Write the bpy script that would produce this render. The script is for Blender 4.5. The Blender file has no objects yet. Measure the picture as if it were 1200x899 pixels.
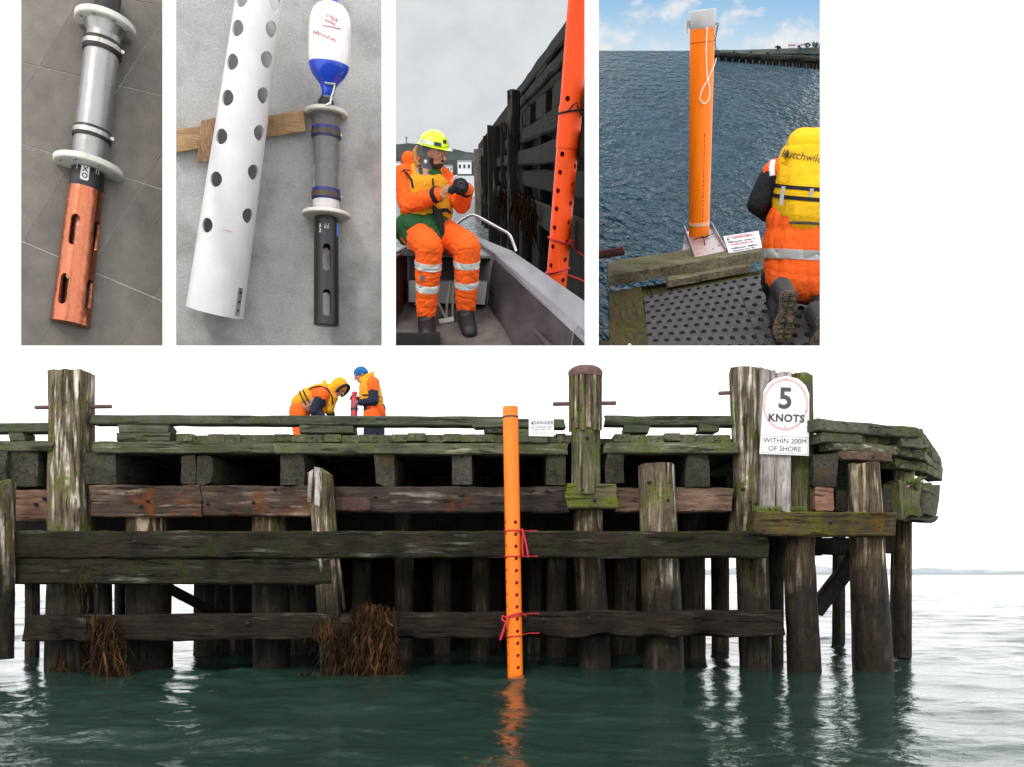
import bpy, bmesh, math, random
import numpy as np
from mathutils import Vector, Matrix, noise, Quaternion
R = math.radians
random.seed(7)
SC = bpy.context.scene
COL = SC.collection

# ------------------------------------------------------------------ camera
EYE = 1.29                       # metres above the water, sitting in a small boat
cam_d = bpy.data.cameras.new('camera')
cam = bpy.data.objects.new('camera', cam_d)
COL.objects.link(cam)
cam.location = (0, 0, EYE)
cam.rotation_euler = (R(90), 0, 0)
cam_d.sensor_fit = 'HORIZONTAL'
cam_d.sensor_width = 36.0
cam_d.lens = 30.0
cam_d.shift_y = 0.18625
cam_d.clip_start = 0.1
cam_d.clip_end = 20000
SC.camera = cam

# ------------------------------------------------------------------ world: bright overcast
SUN_EL, SUN_AZ = 34, 200         # azimuth clockwise from +Y: behind the camera, a little left
world = bpy.data.worlds.new('World')
SC.world = world
world.use_nodes = True
wn = world.node_tree.nodes; wl = world.node_tree.links
bg = wn['Background']
skyn = wn.new('ShaderNodeTexSky')
skyn.sky_type = 'NISHITA'; skyn.sun_disc = False
skyn.sun_elevation = R(SUN_EL); skyn.sun_rotation = R(SUN_AZ)
skyn.dust_density = 4.0
mixw = wn.new('ShaderNodeMix'); mixw.data_type = 'RGBA'
mixw.inputs[0].default_value = 0.93
wl.new(skyn.outputs[0], mixw.inputs[6])
mixw.inputs[7].default_value = (12.2, 12.3, 12.6, 1)      # cloud deck
wl.new(mixw.outputs[2], bg.inputs[0])
bg.inputs[1].default_value = 0.15

sun_d = bpy.data.lights.new('sun', 'SUN')
sun_d.energy = 1.5; sun_d.angle = R(12); sun_d.color = (1, 0.97, 0.93)
sun = bpy.data.objects.new('sun', sun_d); COL.objects.link(sun)
_dir = Vector((math.sin(R(SUN_AZ)) * math.cos(R(SUN_EL)), math.cos(R(SUN_AZ)) * math.cos(R(SUN_EL)), math.sin(R(SUN_EL))))
sun.rotation_euler = _dir.to_track_quat('Z', 'Y').to_euler()
sun.location = (0, -5, 20)

SC.view_settings.view_transform = 'Standard'
SC.view_settings.look = 'None'
SC.view_settings.exposure = 0.0
SC.view_settings.gamma = 1.0
SC.view_settings.use_curve_mapping = False
SC.render.engine = 'CYCLES'
SC.cycles.use_denoising = True
SC.cycles.max_bounces = 6
SC.cycles.diffuse_bounces = 3
SC.cycles.glossy_bounces = 4
SC.cycles.transmission_bounces = 6
SC.cycles.transparent_max_bounces = 8
SC.cycles.caustics_reflective = False
SC.cycles.caustics_refractive = False

# ------------------------------------------------------------------ helpers
def V(*a): return Vector(a)
def at(px, py, Y):
    """a point seen at a pixel of the photograph, at depth Y (metres)"""
    return Vector(((px - 600) / 1000 * Y, Y, EYE + (673 - py) / 1000 * Y))

def nz(p, f=1.0, o=0.0):
    return noise.noise(Vector((p[0] * f + o, p[1] * f + o * 1.7, p[2] * f - o)))

def frame(d, up=None):
    d = d.normalized()
    if up is None: up = Vector((0, 0, 1))
    if abs(d.dot(up)) > 0.97: up = Vector((0, 1, 0)) if abs(d.y) < 0.9 else Vector((1, 0, 0))
    s = d.cross(up).normalized()
    u = s.cross(d).normalized()
    return s, u

class MB:
    def __init__(self): self.v = []; self.f = []
    def add(self, vs, fs):
        b = len(self.v)
        self.v += [Vector(p) for p in vs]
        self.f += [tuple(i + b for i in q) for q in fs]
        return self
    def box(self, x0, x1, y0, y1, z0, z1):
        return self.hexa([(x0, y0, z0), (x1, y0, z0), (x1, y1, z0), (x0, y1, z0), (x0, y0, z1), (x1, y0, z1), (x1, y1, z1), (x0, y1, z1)])
    def hexa(self, p):
        return self.add(p, [(3, 2, 1, 0), (4, 5, 6, 7), (0, 1, 5, 4), (1, 2, 6, 5), (2, 3, 7, 6), (3, 0, 4, 7)])
    def slab(self, quad, thick, n=None):
        """a plate: polygon front corners pushed back along n by thick"""
        q = [Vector(p) for p in quad]
        if n is None: n = (q[1] - q[0]).cross(q[2] - q[0]).normalized()
        k = len(q)
        back = [p - n * thick for p in q]
        fs = [tuple(range(k)), tuple(range(2 * k - 1, k - 1, -1))]
        for i in range(k):
            j = (i + 1) % k
            fs.append((i, k + i, k + j, j))
        return self.add(q + back, fs)
    def loft(self, rings, cap0=True, cap1=True, closed=False):
        n = len(rings[0]); b = len(self.v)
        for r in rings: self.v += [Vector(p) for p in r]
        m = len(rings)
        for i in range(m - (0 if closed else 1)):
            a = b + i * n; c = b + ((i + 1) % m) * n
            for j in range(n):
                k = (j + 1) % n
                self.f.append((a + j, a + k, c + k, c + j))
        if not closed:
            if cap0: self.f.append(tuple(b + j for j in range(n - 1, -1, -1)))
            if cap1: self.f.append(tuple(b + (m - 1) * n + j for j in range(n)))
        return self
    def tube(self, path, r, n=8, caps=True, closed=False, flat=1.0):
        path = [Vector(p) for p in path]
        m = len(path)
        rs = list(r) if hasattr(r, '__len__') else [r] * m
        rings = []; s = None
        for i in range(m):
            if closed: d = path[(i + 1) % m] - path[i - 1]
            else: d = path[min(i + 1, m - 1)] - path[max(i - 1, 0)]
            if d.length < 1e-9: d = Vector((0, 0, 1))
            d = d.normalized()
            if s is None: s, u = frame(d)
            else:
                s = (s - d * s.dot(d))
                if s.length < 1e-6: s, u = frame(d)
                s = s.normalized(); u = s.cross(d)
            rings.append([path[i] + (s * math.cos(2 * math.pi * j / n) + u * math.sin(2 * math.pi * j / n) * flat) * rs[i] for j in range(n)])
        return self.loft(rings, caps, caps, closed)
    def cyl(self, p0, p1, r0, r1=None, n=24, caps=True):
        return self.tube([p0, p1], [r0, r0 if r1 is None else r1], n, caps)
    def lathe(self, p0, p1, prof, n=32, caps=True, closed=False):
        """prof: (t along p0->p1 in units, radius); closed joins last to first"""
        p0 = Vector(p0); p1 = Vector(p1); d = (p1 - p0).normalized(); s, u = frame(d)
        rings = [[p0 + d * t + (s * math.cos(2 * math.pi * j / n) + u * math.sin(2 * math.pi * j / n)) * r for j in range(n)] for t, r in prof]
        return self.loft(rings, caps, caps, closed)
    def ell(self, c, r, rot=None, n=16, m=10):
        c = Vector(c); rings = []
        for i in range(m + 1):
            a = -math.pi / 2 + math.pi * i / m
            a = max(-math.pi / 2 + 0.02, min(math.pi / 2 - 0.02, a))
            ring = []
            for j in range(n):
                b = 2 * math.pi * j / n
                p = Vector((r[0] * math.cos(a) * math.cos(b), r[1] * math.cos(a) * math.sin(b), r[2] * math.sin(a)))
                if rot is not None: p = rot @ p
                ring.append(c + p)
            rings.append(ring)
        return self.loft(rings)
    def cap(self, p0, p1, r0, r1, n=14):
        """tapered capsule"""
        p0 = Vector(p0); p1 = Vector(p1); L = (p1 - p0).length
        d = (p1 - p0).normalized() if L > 1e-6 else Vector((0, 0, 1))
        prof = []
        for a in (-85, -60, -30, 0): prof.append((r0 * math.sin(R(a)), r0 * math.cos(R(a))))
        for a in (0, 30, 60, 85): prof.append((L + r1 * math.sin(R(a)), r1 * math.cos(R(a))))
        return self.lathe(p0, p0 + d, prof, n)
    def timber(self, p0, p1, w, h, up=(0, 0, 1), seg=14, jit=0.012, ch=0.02, fr=2.0, off=0.0, wear=0.0):
        """a worn squared timber from p0 to p1 (centre line); w across, h along up"""
        p0 = Vector(p0); p1 = Vector(p1); d = (p1 - p0).normalized()
        s, u = frame(d, Vector(up))
        a, b = w / 2, h / 2
        pts = [(-a + ch, -b), (0, -b), (a - ch, -b), (a, -b + ch), (a, 0), (a, b - ch), (a - ch, b), (0, b), (-a + ch, b), (-a, b - ch), (-a, 0), (-a, -b + ch)]
        rings = []
        for i in range(seg + 1):
            t = i / seg
            c = p0.lerp(p1, t)
            ring = []
            for (x, y) in pts:
                q = c + s * x + u * y
                k = noise.noise_vector(q * fr + Vector((off, off, off)))
                k2 = noise.noise_vector(q * fr * 4 + Vector((off, 3, off)))
                e = 1.0
                q = q + (k * jit + k2 * jit * 0.6) * e
                if wear and (i < 1 or i > seg - 1): q += d * (noise.noise(q * fr * 6) * wear)
                if wear and abs(x) > a - ch * 1.5 and abs(y) > b - ch * 1.5:
                    cut = max(0, noise.noise(q * fr * 1.5 + Vector((9, 9, off))) - 0.1)
                    q -= (s * x + u * y) * cut * min(0.5, wear * 4)
                ring.append(q)
            rings.append(ring)
        return self.loft(rings)
    def pile(self, p0, p1, r0, r1, n=18, seg=22, jit=0.03, off=0.0, top=0.02, square=0.0):
        """a worn round pile from p0 (bottom) to p1 (top)"""
        p0 = Vector(p0); p1 = Vector(p1); d = (p1 - p0).normalized(); s, u = frame(d, Vector((0, 1, 0)))
        rings = []
        for i in range(seg + 1):
            t = i / seg; c = p0.lerp(p1, t); r = r0 + (r1 - r0) * t
            ring = []
            for j in range(n):
                a = 2 * math.pi * (j + 0.5) / n
                k = 1.0
                if square: k = 1 + square * (1 / max(abs(math.cos(a)), abs(math.sin(a))) - 1) 
                w = Vector((math.cos(a) * 2.2, math.sin(a) * 2.2, (c.z + off) * 0.8))
                if c.z < 0.7: k *= 1 + 0.05 * noise.noise(w * 7)
                rr = r * k * (1 + jit * 2.2 * noise.noise(w + Vector((off, off, 0))) + jit * 1.4 * noise.noise(Vector((a * 4 + off, off, c.z * 0.5))) + jit * 0.8 * noise.noise(w * 4))
                q = c + (s * math.cos(a) + u * math.sin(a)) * rr
                if i == seg: q += d * top * (noise.noise(q * 9 + Vector((off, 0, 0))) * 2)
                ring.append(q)
            rings.append(ring)
        last = [p0.lerp(p1, 1) + d * top * 0.6 + (q - p1) * 0.55 for q in rings[-1]]
        rings.append(last)
        return self.loft(rings)

def finish(me, smooth=True, angle=35):
    if smooth:
        me.polygons.foreach_set('use_smooth', [True] * len(me.polygons))
        me.set_sharp_from_angle(angle=R(angle))
    me.update()

def mesh_from(mb, name, base=None, smooth=True, angle=35):
    me = bpy.data.meshes.new(name)
    vs = mb.v if base is None else [p - base for p in mb.v]
    me.from_pydata([tuple(p) for p in vs], [], mb.f)
    bm = bmesh.new(); bm.from_mesh(me)
    bmesh.ops.recalc_face_normals(bm, faces=bm.faces)
    bm.to_mesh(me); bm.free()
    finish(me, smooth, angle)
    return me

def evaluated(ob, name):
    dg = bpy.context.evaluated_depsgraph_get()
    me = bpy.data.meshes.new_from_object(ob.evaluated_get(dg))
    me.name = name
    return me

def temp_obj(me):
    o = bpy.data.objects.new('temporary', me); COL.objects.link(o); return o

def boolean_cut(me, cut_me, name):
    a = temp_obj(me); b = temp_obj(cut_me)
    m = a.modifiers.new('cut', 'BOOLEAN'); m.operation = 'DIFFERENCE'; m.solver = 'EXACT'; m.object = b; m.use_self = True
    out = evaluated(a, name)
    bpy.data.objects.remove(a); bpy.data.objects.remove(b)
    finish(out, True, 30)
    return out

def remeshed(mb, name, base=None, voxel=1.5, smooth=6, wrinkle=0.0, wf=0.1, seed=0.0, stretch=(1, 1, 1)):
    """union of overlapping closed shells as one continuous skin, with soft folds"""
    me = mesh_from(mb, name, base, False)
    o = temp_obj(me)
    m = o.modifiers.new('r', 'REMESH'); m.mode = 'VOXEL'; m.voxel_size = voxel; m.use_smooth_shade = True
    s = o.modifiers.new('s', 'SMOOTH'); s.factor = 0.5; s.iterations = smooth
    out = evaluated(o, name)
    bpy.data.objects.remove(o)
    if wrinkle:
        nv = len(out.vertices)
        co = np.empty(nv * 3); out.vertices.foreach_get('co', co); co = co.reshape(-1, 3)
        no = np.empty(nv * 3); out.vertices.foreach_get('normal', no); no = no.reshape(-1, 3)
        d = np.empty(nv)
        for i in range(nv):
            q = Vector((co[i][0] * stretch[0], co[i][1] * stretch[1], co[i][2] * stretch[2])) * wf + Vector((seed, seed, seed))
            a = noise.noise(q + noise.noise_vector(q * 0.6) * 0.9)
            d[i] = -0.9 * max(0.0, 1 - abs(a) * 3.2) ** 1.6 + 0.55 * noise.noise(q * 0.8 + Vector((7, 0, 0))) + 0.25 * noise.noise(q * 3.0)
        co = co + no * (d * wrinkle)[:, None]
        out.vertices.foreach_set('co', co.ravel())
    out.polygons.foreach_set('use_smooth', [True] * len(out.polygons))
    out.update()
    return out

def strip_of(me, name, planes, keep, offset=1.0, thick=0.8):
    """a band of cloth lying on a garment: its surface between planes (point, normal kept side), lifted off along the normals"""
    bm = bmesh.new(); bm.from_mesh(me)
    for pt, no in planes:
        bmesh.ops.bisect_plane(bm, geom=bm.verts[:] + bm.edges[:] + bm.faces[:], plane_co=pt, plane_no=no, clear_inner=True)
    if keep:
        bmesh.ops.delete(bm, geom=[f for f in bm.faces if not keep(f.calc_center_median())], context='FACES')
    bm.normal_update()
    nv = {v: v.normal.copy() for v in bm.verts}
    for v in bm.verts: v.co += nv[v] * offset
    ret = bmesh.ops.solidify(bm, geom=bm.faces[:], thickness=thick)
    bm.normal_update()
    out = bpy.data.meshes.new(name); bm.to_mesh(out); bm.free()
    out.polygons.foreach_set('use_smooth', [True] * len(out.polygons)); out.set_sharp_from_angle(angle=R(50)); out.update()
    return out

def drape(me, targets, direction, offset=0.5):
    """lay a flat mesh onto garments along a direction"""
    from mathutils.bvhtree import BVHTree
    bts = [BVHTree.FromPolygons([v.co.copy() for v in t.vertices], [tuple(p.vertices) for p in t.polygons]) for t in targets]
    d = Vector(direction).normalized()
    for v in me.vertices:
        best = None
        for bt in bts:
            h = bt.ray_cast(v.co - d * 100, d)
            if h[0] is not None and (best is None or h[3] < best[3]): best = h
        if best: v.co = best[0] - d * offset
    me.update()

# ---- linking, tagging
def tag(o, label=None, cat=None, group=None, kind=None):
    if label: o['label'] = label
    if cat: o['category'] = cat
    if group: o['group'] = group
    if kind: o['kind'] = kind
    return o

class Space:
    """a place to build in: world metres, or one of the display sets with its own axes"""
    def __init__(self, M=None): self.M = M or Matrix.Identity(4)
    def thing(self, name, label, cat, base=(0, 0, 0), group=None):
        o = bpy.data.objects.new(name, None); COL.objects.link(o)
        o.empty_display_size = 0.2
        o.matrix_world = self.M @ Matrix.Translation(Vector(base))
        o['_b'] = list(base)
        return tag(o, label, cat, group)
    def part(self, name, geo, mat, parent, smooth=True, angle=35, label=None, kind=None):
        base = Vector(parent['_b'])
        me = mesh_from(geo, name, base, smooth, angle) if isinstance(geo, MB) else geo
        me.materials.clear(); me.materials.append(mat)
        o = bpy.data.objects.new(name, me); COL.objects.link(o)
        o.parent = parent
        o['_b'] = list(base)
        return tag(o, label, None, None, kind)
    def solo(self, name, geo, mat, label, cat, base=(0, 0, 0), group=None, kind=None, smooth=True, angle=35):
        me = mesh_from(geo, name, Vector(base), smooth, angle) if isinstance(geo, MB) else geo
        me.materials.clear(); me.materials.append(mat)
        o = bpy.data.objects.new(name, me); COL.objects.link(o)
        o.matrix_world = self.M @ Matrix.Translation(Vector(base))
        o['_b'] = list(base)
        return tag(o, label, cat, group, kind)
W = Space()

class DisplaySet(Space):
    """a set standing behind one opening of the display wall, leaning to face the viewer as the picture's camera did.
    Units are about 2 cm; X right, Y away, Z up; p() finds the point of the set at a pixel and a depth."""
    def __init__(self, px, py, Y0, yaw=True):
        C = Vector((0, 0, EYE)); o = at(px, py, Y0)
        self.o = o; self.C = C
        self.fw = (o - C).normalized() if yaw else Vector((0, o.y, o.z - EYE)).normalized()
        self.rt = self.fw.cross(Vector((0, 0, 1))).normalized()
        self.up = self.rt.cross(self.fw)
        self.s = Y0 / 1000
        M = Matrix.Identity(4)
        for i in range(3):
            M[i][0] = self.rt[i] * self.s; M[i][1] = self.fw[i] * self.s; M[i][2] = self.up[i] * self.s; M[i][3] = o[i]
        super().__init__(M)
    def p(self, px, py, d=0.0):
        r = (at(px, py, 1.0) - self.C)
        t = ((self.o - self.C).dot(self.fw) + d * self.s) / r.dot(self.fw)
        q = self.C + r * t - self.o
        return Vector((q.dot(self.rt), q.dot(self.fw), q.dot(self.up))) / self.s

# ------------------------------------------------------------------ materials
class NT:
    def __init__(self, name):
        self.m = bpy.data.materials.new(name); self.m.use_nodes = True
        self.n = self.m.node_tree.nodes; self.l = self.m.node_tree.links
        self.b = self.n['Principled BSDF']
    def new(self, t, **k):
        x = self.n.new(t)
        for a, b in k.items(): setattr(x, a, b)
        return x
    def link(self, a, b): self.l.new(a, b)
    def coord(self, kind='Object', scale=(1, 1, 1), rot=(0, 0, 0)):
        tc = self.new('ShaderNodeTexCoord'); mp = self.new('ShaderNodeMapping')
        mp.inputs['Scale'].default_value = scale; mp.inputs['Rotation'].default_value = rot
        self.link(tc.outputs[kind], mp.inputs[0]); return mp.outputs[0]
    def noise(self, vec, scale=1, detail=4, rough=0.55, dist=0.0):
        x = self.new('ShaderNodeTexNoise')
        x.inputs['Scale'].default_value = scale; x.inputs['Detail'].default_value = detail
        x.inputs['Roughness'].default_value = rough; x.inputs['Distortion'].default_value = dist
        self.link(vec, x.inputs['Vector']); return x.outputs[0]
    def ramp(self, fac, stops, interp='LINEAR'):
        x = self.new('ShaderNodeValToRGB'); cr = x.color_ramp; cr.interpolation = interp
        while len(cr.elements) < len(stops): cr.elements.new(0.5)
        for e, (p, c) in zip(cr.elements, stops):
            e.position = p
            e.color = (c, c, c, 1) if not hasattr(c, '__len__') else (*c[:3], 1)
        self.link(fac, x.inputs[0]); return x.outputs[0]
    def mix(self, fac, a, b, mode='MIX'):
        x = self.new('ShaderNodeMix', data_type='RGBA', blend_type=mode)
        for i, v in ((0, fac), (6, a), (7, b)):
            if hasattr(v, 'is_linked') or hasattr(v, 'links'): self.link(v, x.inputs[i])
            elif hasattr(v, '__len__'): x.inputs[i].default_value = (*v[:3], 1)
            else: x.inputs[i].default_value = v if i == 0 else (v, v, v, 1)
        return x.outputs[2]
    def math(self, op, a, b=0.0, clamp=False):
        x = self.new('ShaderNodeMath', operation=op); x.use_clamp = clamp
        for i, v in ((0, a), (1, b)):
            if hasattr(v, 'links'): self.link(v, x.inputs[i])
            else: x.inputs[i].default_value = v
        return x.outputs[0]
    def bump(self, h, strength=0.4, dist=0.02, normal=None):
        x = self.new('ShaderNodeBump'); x.inputs['Strength'].default_value = strength; x.inputs['Distance'].default_value = dist
        self.link(h, x.inputs['Height'])
        if normal is not None: self.link(normal, x.inputs['Normal'])
        self.link(x.outputs[0], self.b.inputs['Normal']); return x.outputs[0]
    def base(self, c):
        if hasattr(c, 'links'): self.link(c, self.b.inputs['Base Color'])
        else: self.b.inputs['Base Color'].default_value = (*c[:3], 1)
        return self
    def set(self, rough=None, metal=None, spec=None, coat=None, trans=None, ior=None, alpha=None):
        for k, v in (('Roughness', rough), ('Metallic', metal), ('Specular IOR Level', spec), ('Coat Weight', coat), ('Transmission Weight', trans), ('IOR', ior), ('Alpha', alpha)):
            if v is None: continue
            if hasattr(v, 'links'): self.link(v, self.b.inputs[k])
            else: self.b.inputs[k].default_value = v
        return self

def plain(name, col, rough=0.5, metal=0.0, var=0.15, vs=8.0, bump=0.0, bs=60.0, bd=0.01, spec=None, coat=None):
    """a plain material with a little unevenness of tone and relief"""
    t = NT(name); c = t.coord()
    n = t.noise(c, vs, 5, 0.6)
    lo = [x * (1 - var) for x in col]; hi = [min(1, x * (1 + var)) for x in col]
    t.base(t.ramp(n, [(0.3, lo), (0.7, hi)]))
    r = t.ramp(t.noise(c, vs * 2.3, 3), [(0.3, max(0.02, rough - 0.08)), (0.7, min(1, rough + 0.08))])
    t.set(rough=r, metal=metal, spec=spec, coat=coat)
    if bump: t.bump(t.noise(c, bs, 4, 0.6), bump, bd)
    return t.m

def wood(name, dark, light, axis='X', moss=None, pale=None, rust=None, tide=False, k=1.0, bump=0.8, rough=0.85, split=0.75):
    """weathered timber: grain along axis, checks, patches of moss, bleached and rusty streaks. k: size of one metre in units"""
    t = NT(name)
    lo, hi = 2.6 / k, 30.0 / k
    sc = {'X': (lo, hi, hi), 'Y': (hi, lo, hi), 'Z': (hi, hi, lo)}[axis]
    c = t.coord(scale=sc); iso = t.coord(scale=(1 / k,) * 3)
    oi = t.new('ShaderNodeObjectInfo')
    off = t.new('ShaderNodeVectorMath', operation='ADD'); t.link(iso, off.inputs[0])
    cm = t.new('ShaderNodeCombineXYZ'); t.link(t.math('MULTIPLY', oi.outputs['Random'], 37.0), cm.inputs[0]); t.link(t.math('MULTIPLY', oi.outputs['Random'], 91.0), cm.inputs[2])
    t.link(cm.outputs[0], off.inputs[1]); iso = off.outputs[0]
    off2 = t.new('ShaderNodeVectorMath', operation='ADD'); t.link(c, off2.inputs[0]); t.link(cm.outputs[0], off2.inputs[1]); c = off2.outputs[0]
    g = t.noise(c, 1.0, 8, 0.74, 0.5)
    mid = [(a + b) / 2 for a, b in zip(dark, light)]
    col = t.ramp(g, [(0.32, [x * 0.7 for x in dark]), (0.5, mid), (0.68, light)])
    big = t.noise(iso, 2.2, 4, 0.6)
    col = t.mix(t.math('MULTIPLY', big, 1.0), col, (0.45, 0.42, 0.40), 'MULTIPLY') if False else t.mix(t.ramp(big, [(0.35, 0.0), (0.7, 0.75)]), col, [x * 0.55 for x in dark])
    if pale:
        pc, amt = pale
        m = t.math('MULTIPLY', t.ramp(t.noise(c, 0.45, 4, 0.6), [(0.62 - amt * 0.25, 0), (0.72 - amt * 0.2, 1)]), t.ramp(t.noise(iso, 3.1, 3), [(0.35, 0), (0.6, 1)]))
        col = t.mix(m, col, pc)
    if rust:
        rc, amt = rust
        m = t.ramp(t.noise(iso, 2.6, 5, 0.7), [(0.66 - amt * 0.3, 0), (0.8 - amt * 0.3, 0.85)])
        col = t.mix(m, col, rc)
    if moss:
        mc, amt = moss
        geo = t.new('ShaderNodeNewGeometry'); sx = t.new('ShaderNodeSeparateXYZ'); t.link(geo.outputs['Normal'], sx.inputs[0])
        up = t.math('MULTIPLY', sx.outputs[2], 0.12)
        m = t.math('ADD', t.noise(iso, 3.5, 6, 0.72, 0.4), up)
        m = t.ramp(m, [(0.68 - amt * 0.4, 0), (0.84 - amt * 0.4, 0.9)])
        mm = t.ramp(t.noise(iso, 30, 3), [(0.3, [x * 0.5 for x in mc]), (0.7, [x * 1.3 for x in mc])])
        col = t.mix(m, col, mm)
    chk = t.noise(c, 0.5, 5, 0.7, 0.6)
    crack = t.ramp(chk, [(0.37, 0.0), (0.41, 1.0)])
    col = t.mix(t.math('MULTIPLY', t.math('SUBTRACT', 1.0, crack), split), col, [x * 0.25 for x in dark])
    hv = t.new('ShaderNodeHueSaturation'); t.link(col, hv.inputs['Color'])
    t.link(t.math('ADD', t.math('MULTIPLY', oi.outputs['Random'], 0.5), 0.88), hv.inputs['Value'])
    hv.inputs['Saturation'].default_value = 1.22
    col = hv.outputs[0]; rg = rough
    if tide:
        geo2 = t.new('ShaderNodeNewGeometry'); s2 = t.new('ShaderNodeSeparateXYZ'); t.link(geo2.outputs['Position'], s2.inputs[0])
        zz = t.math('ADD', s2.outputs[2], t.math('MULTIPLY', t.noise(iso, 2.5, 4), 0.9))
        wet = t.ramp(t.math('MULTIPLY', zz, 0.5), [(0.72, 1.0), (1.06, 0.0)])
        weed = t.ramp(t.noise(iso, 14, 6, 0.7), [(0.3, (0.004, 0.003, 0.0024)), (0.6, (0.017, 0.012, 0.008)), (0.82, (0.042, 0.031, 0.02))])
        col = t.mix(t.math('MULTIPLY', wet, 0.93), col, weed)
        rg = t.ramp(wet, [(0, rough), (1, 0.55)])
    t.base(col); t.set(rough=rg, spec=0.16)
    h = t.math('ADD', t.math('ADD', t.math('MULTIPLY', g, 0.6), t.math('MULTIPLY', crack, 0.5)), t.math('MULTIPLY', t.noise(iso, 18, 5, 0.7), 0.5))
    t.bump(h, bump, 0.03 * k)
    return t.m

def text_mesh(s, size, extrude=0.0, bold=0.0, align='CENTER', shear=0.0, spacing=1.0):
    cu = bpy.data.curves.new('lettering', 'FONT'); cu.body = s; cu.size = size; cu.extrude = extrude; cu.offset = bold
    cu.align_x = align; cu.align_y = 'CENTER'; cu.shear = shear; cu.space_character = spacing; cu.resolution_u = 4
    o = bpy.data.objects.new('temporary', cu); COL.objects.link(o)
    me = evaluated(o, 'lettering')
    bpy.data.objects.remove(o); bpy.data.curves.remove(cu)
    return me
def place_text(sp, parent, s, size, M, mat, **k):
    """lettering on a surface; M: 4x4 whose XY plane is the surface, in the parent's space coordinates"""
    me = text_mesh(s, size, **k)
    me.transform(M); me.transform(Matrix.Translation(-Vector(parent['_b'])))
    return sp.part('lettering', me, mat, parent)
def plane_matrix(o, x, y):
    x = Vector(x).normalized(); y = (Vector(y) - x * Vector(y).dot(x)).normalized(); z = x.cross(y)
    M = Matrix.Identity(4)
    for i in range(3): M[i][0] = x[i]; M[i][1] = y[i]; M[i][2] = z[i]; M[i][3] = o[i]
    return M

def small_print(sp, parent, M, width, height, mat, seed=0, slant=0.0):
    """a line of print too small to read: short strokes in word-like groups on the plane M"""
    rng = random.Random(seed); mb = MB(); x = -width / 2
    while x < width / 2:
        word = rng.randint(3, 8)
        for k in range(word):
            w = height * rng.uniform(0.25, 0.55)
            if x + w > width / 2: break
            h = height * rng.choice((0.6, 0.7, 1.0)); s = slant * h
            mb.add([M @ V(x, -height / 2, 0), M @ V(x + w, -height / 2, 0), M @ V(x + w + s, h - height / 2, 0), M @ V(x + s, h - height / 2, 0)], [(0, 1, 2, 3)])
            x += w + height * 0.22
        x += height * 0.5
    return sp.part('small_print', mb, mat, parent, kind='stuff')
# ------------------------------------------------------------------ water
def build_water():
    rows = np.concatenate([np.linspace(1.5, 5, 50), np.geomspace(5.06, 70, 520), np.geomspace(73, 12000, 60)])
    nc = 460
    u = np.linspace(-1, 1, nc)
    Y = rows[:, None] * np.ones((1, nc)); X = (rows[:, None] * 0.95 + 4) * u[None, :]
    Z = np.zeros_like(X)
    rng = np.random.RandomState(3)
    cell = np.gradient(rows)[:, None]
    for i in range(90):
        lam = 10 ** rng.uniform(-0.88, 0.45)
        th = rng.normal(R(80), R(42))
        kx, ky = 2 * math.pi / lam * math.cos(th), 2 * math.pi / lam * math.sin(th)
        amp = 0.0036 * lam ** 0.85 * rng.uniform(0.5, 1.3)
        fade = np.clip(lam / (3.0 * cell) - 0.6, 0, 1)
        ph = kx * X + ky * Y + rng.uniform(0, 6.28) + 0.8 * np.sin(0.31 * X + i) + 0.7 * np.sin(0.27 * Y + 2 * i)
        w = np.sin(ph)
        Z += amp * fade * (w + 0.25 * w * w)
    # patches of ruffled and of smoother water
    calm = 0.75 + 0.45 * np.sin(0.5 * X + 0.8 * np.sin(0.4 * Y)) * np.sin(0.33 * Y + 1.3)
    Z *= np.clip(calm, 0.35, 1.3)
    co = np.stack([X, Y, Z], -1).reshape(-1, 3)
    nr = len(rows)
    idx = np.arange(nr * nc).reshape(nr, nc)
    f = np.stack([idx[:-1, :-1], idx[:-1, 1:], idx[1:, 1:], idx[1:, :-1]], -1).reshape(-1, 4)
    me = bpy.data.meshes.new('water')
    me.vertices.add(len(co)); me.vertices.foreach_set('co', co.ravel())
    me.loops.add(f.size); me.loops.foreach_set('vertex_index', f.ravel())
    me.polygons.add(len(f)); me.polygons.foreach_set('loop_start', np.arange(0, f.size, 4)); me.polygons.foreach_set('loop_total', np.full(len(f), 4))
    me.polygons.foreach_set('use_smooth', np.ones(len(f), bool))
    me.update(calc_edges=True); me.validate()
    t = NT('sea_water')
    c = t.coord()
    n = t.noise(c, 0.35, 3)
    t.base(t.ramp(n, [(0.3, (0.010, 0.025, 0.019)), (0.7, (0.017, 0.040, 0.030))]))
    t.set(rough=0.03, ior=1.33, spec=0.5)
    c2 = t.coord(scale=(1, 1.7, 1))
    t.bump(t.math('ADD', t.noise(c2, 13, 3, 0.6, 0.4), t.math('MULTIPLY', t.noise(c2, 3.2, 3, 0.5, 0.5), 1.5)), 0.2, 0.03)
    W.solo('water', me, t.m, None, None, kind='structure')
build_water()

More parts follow.
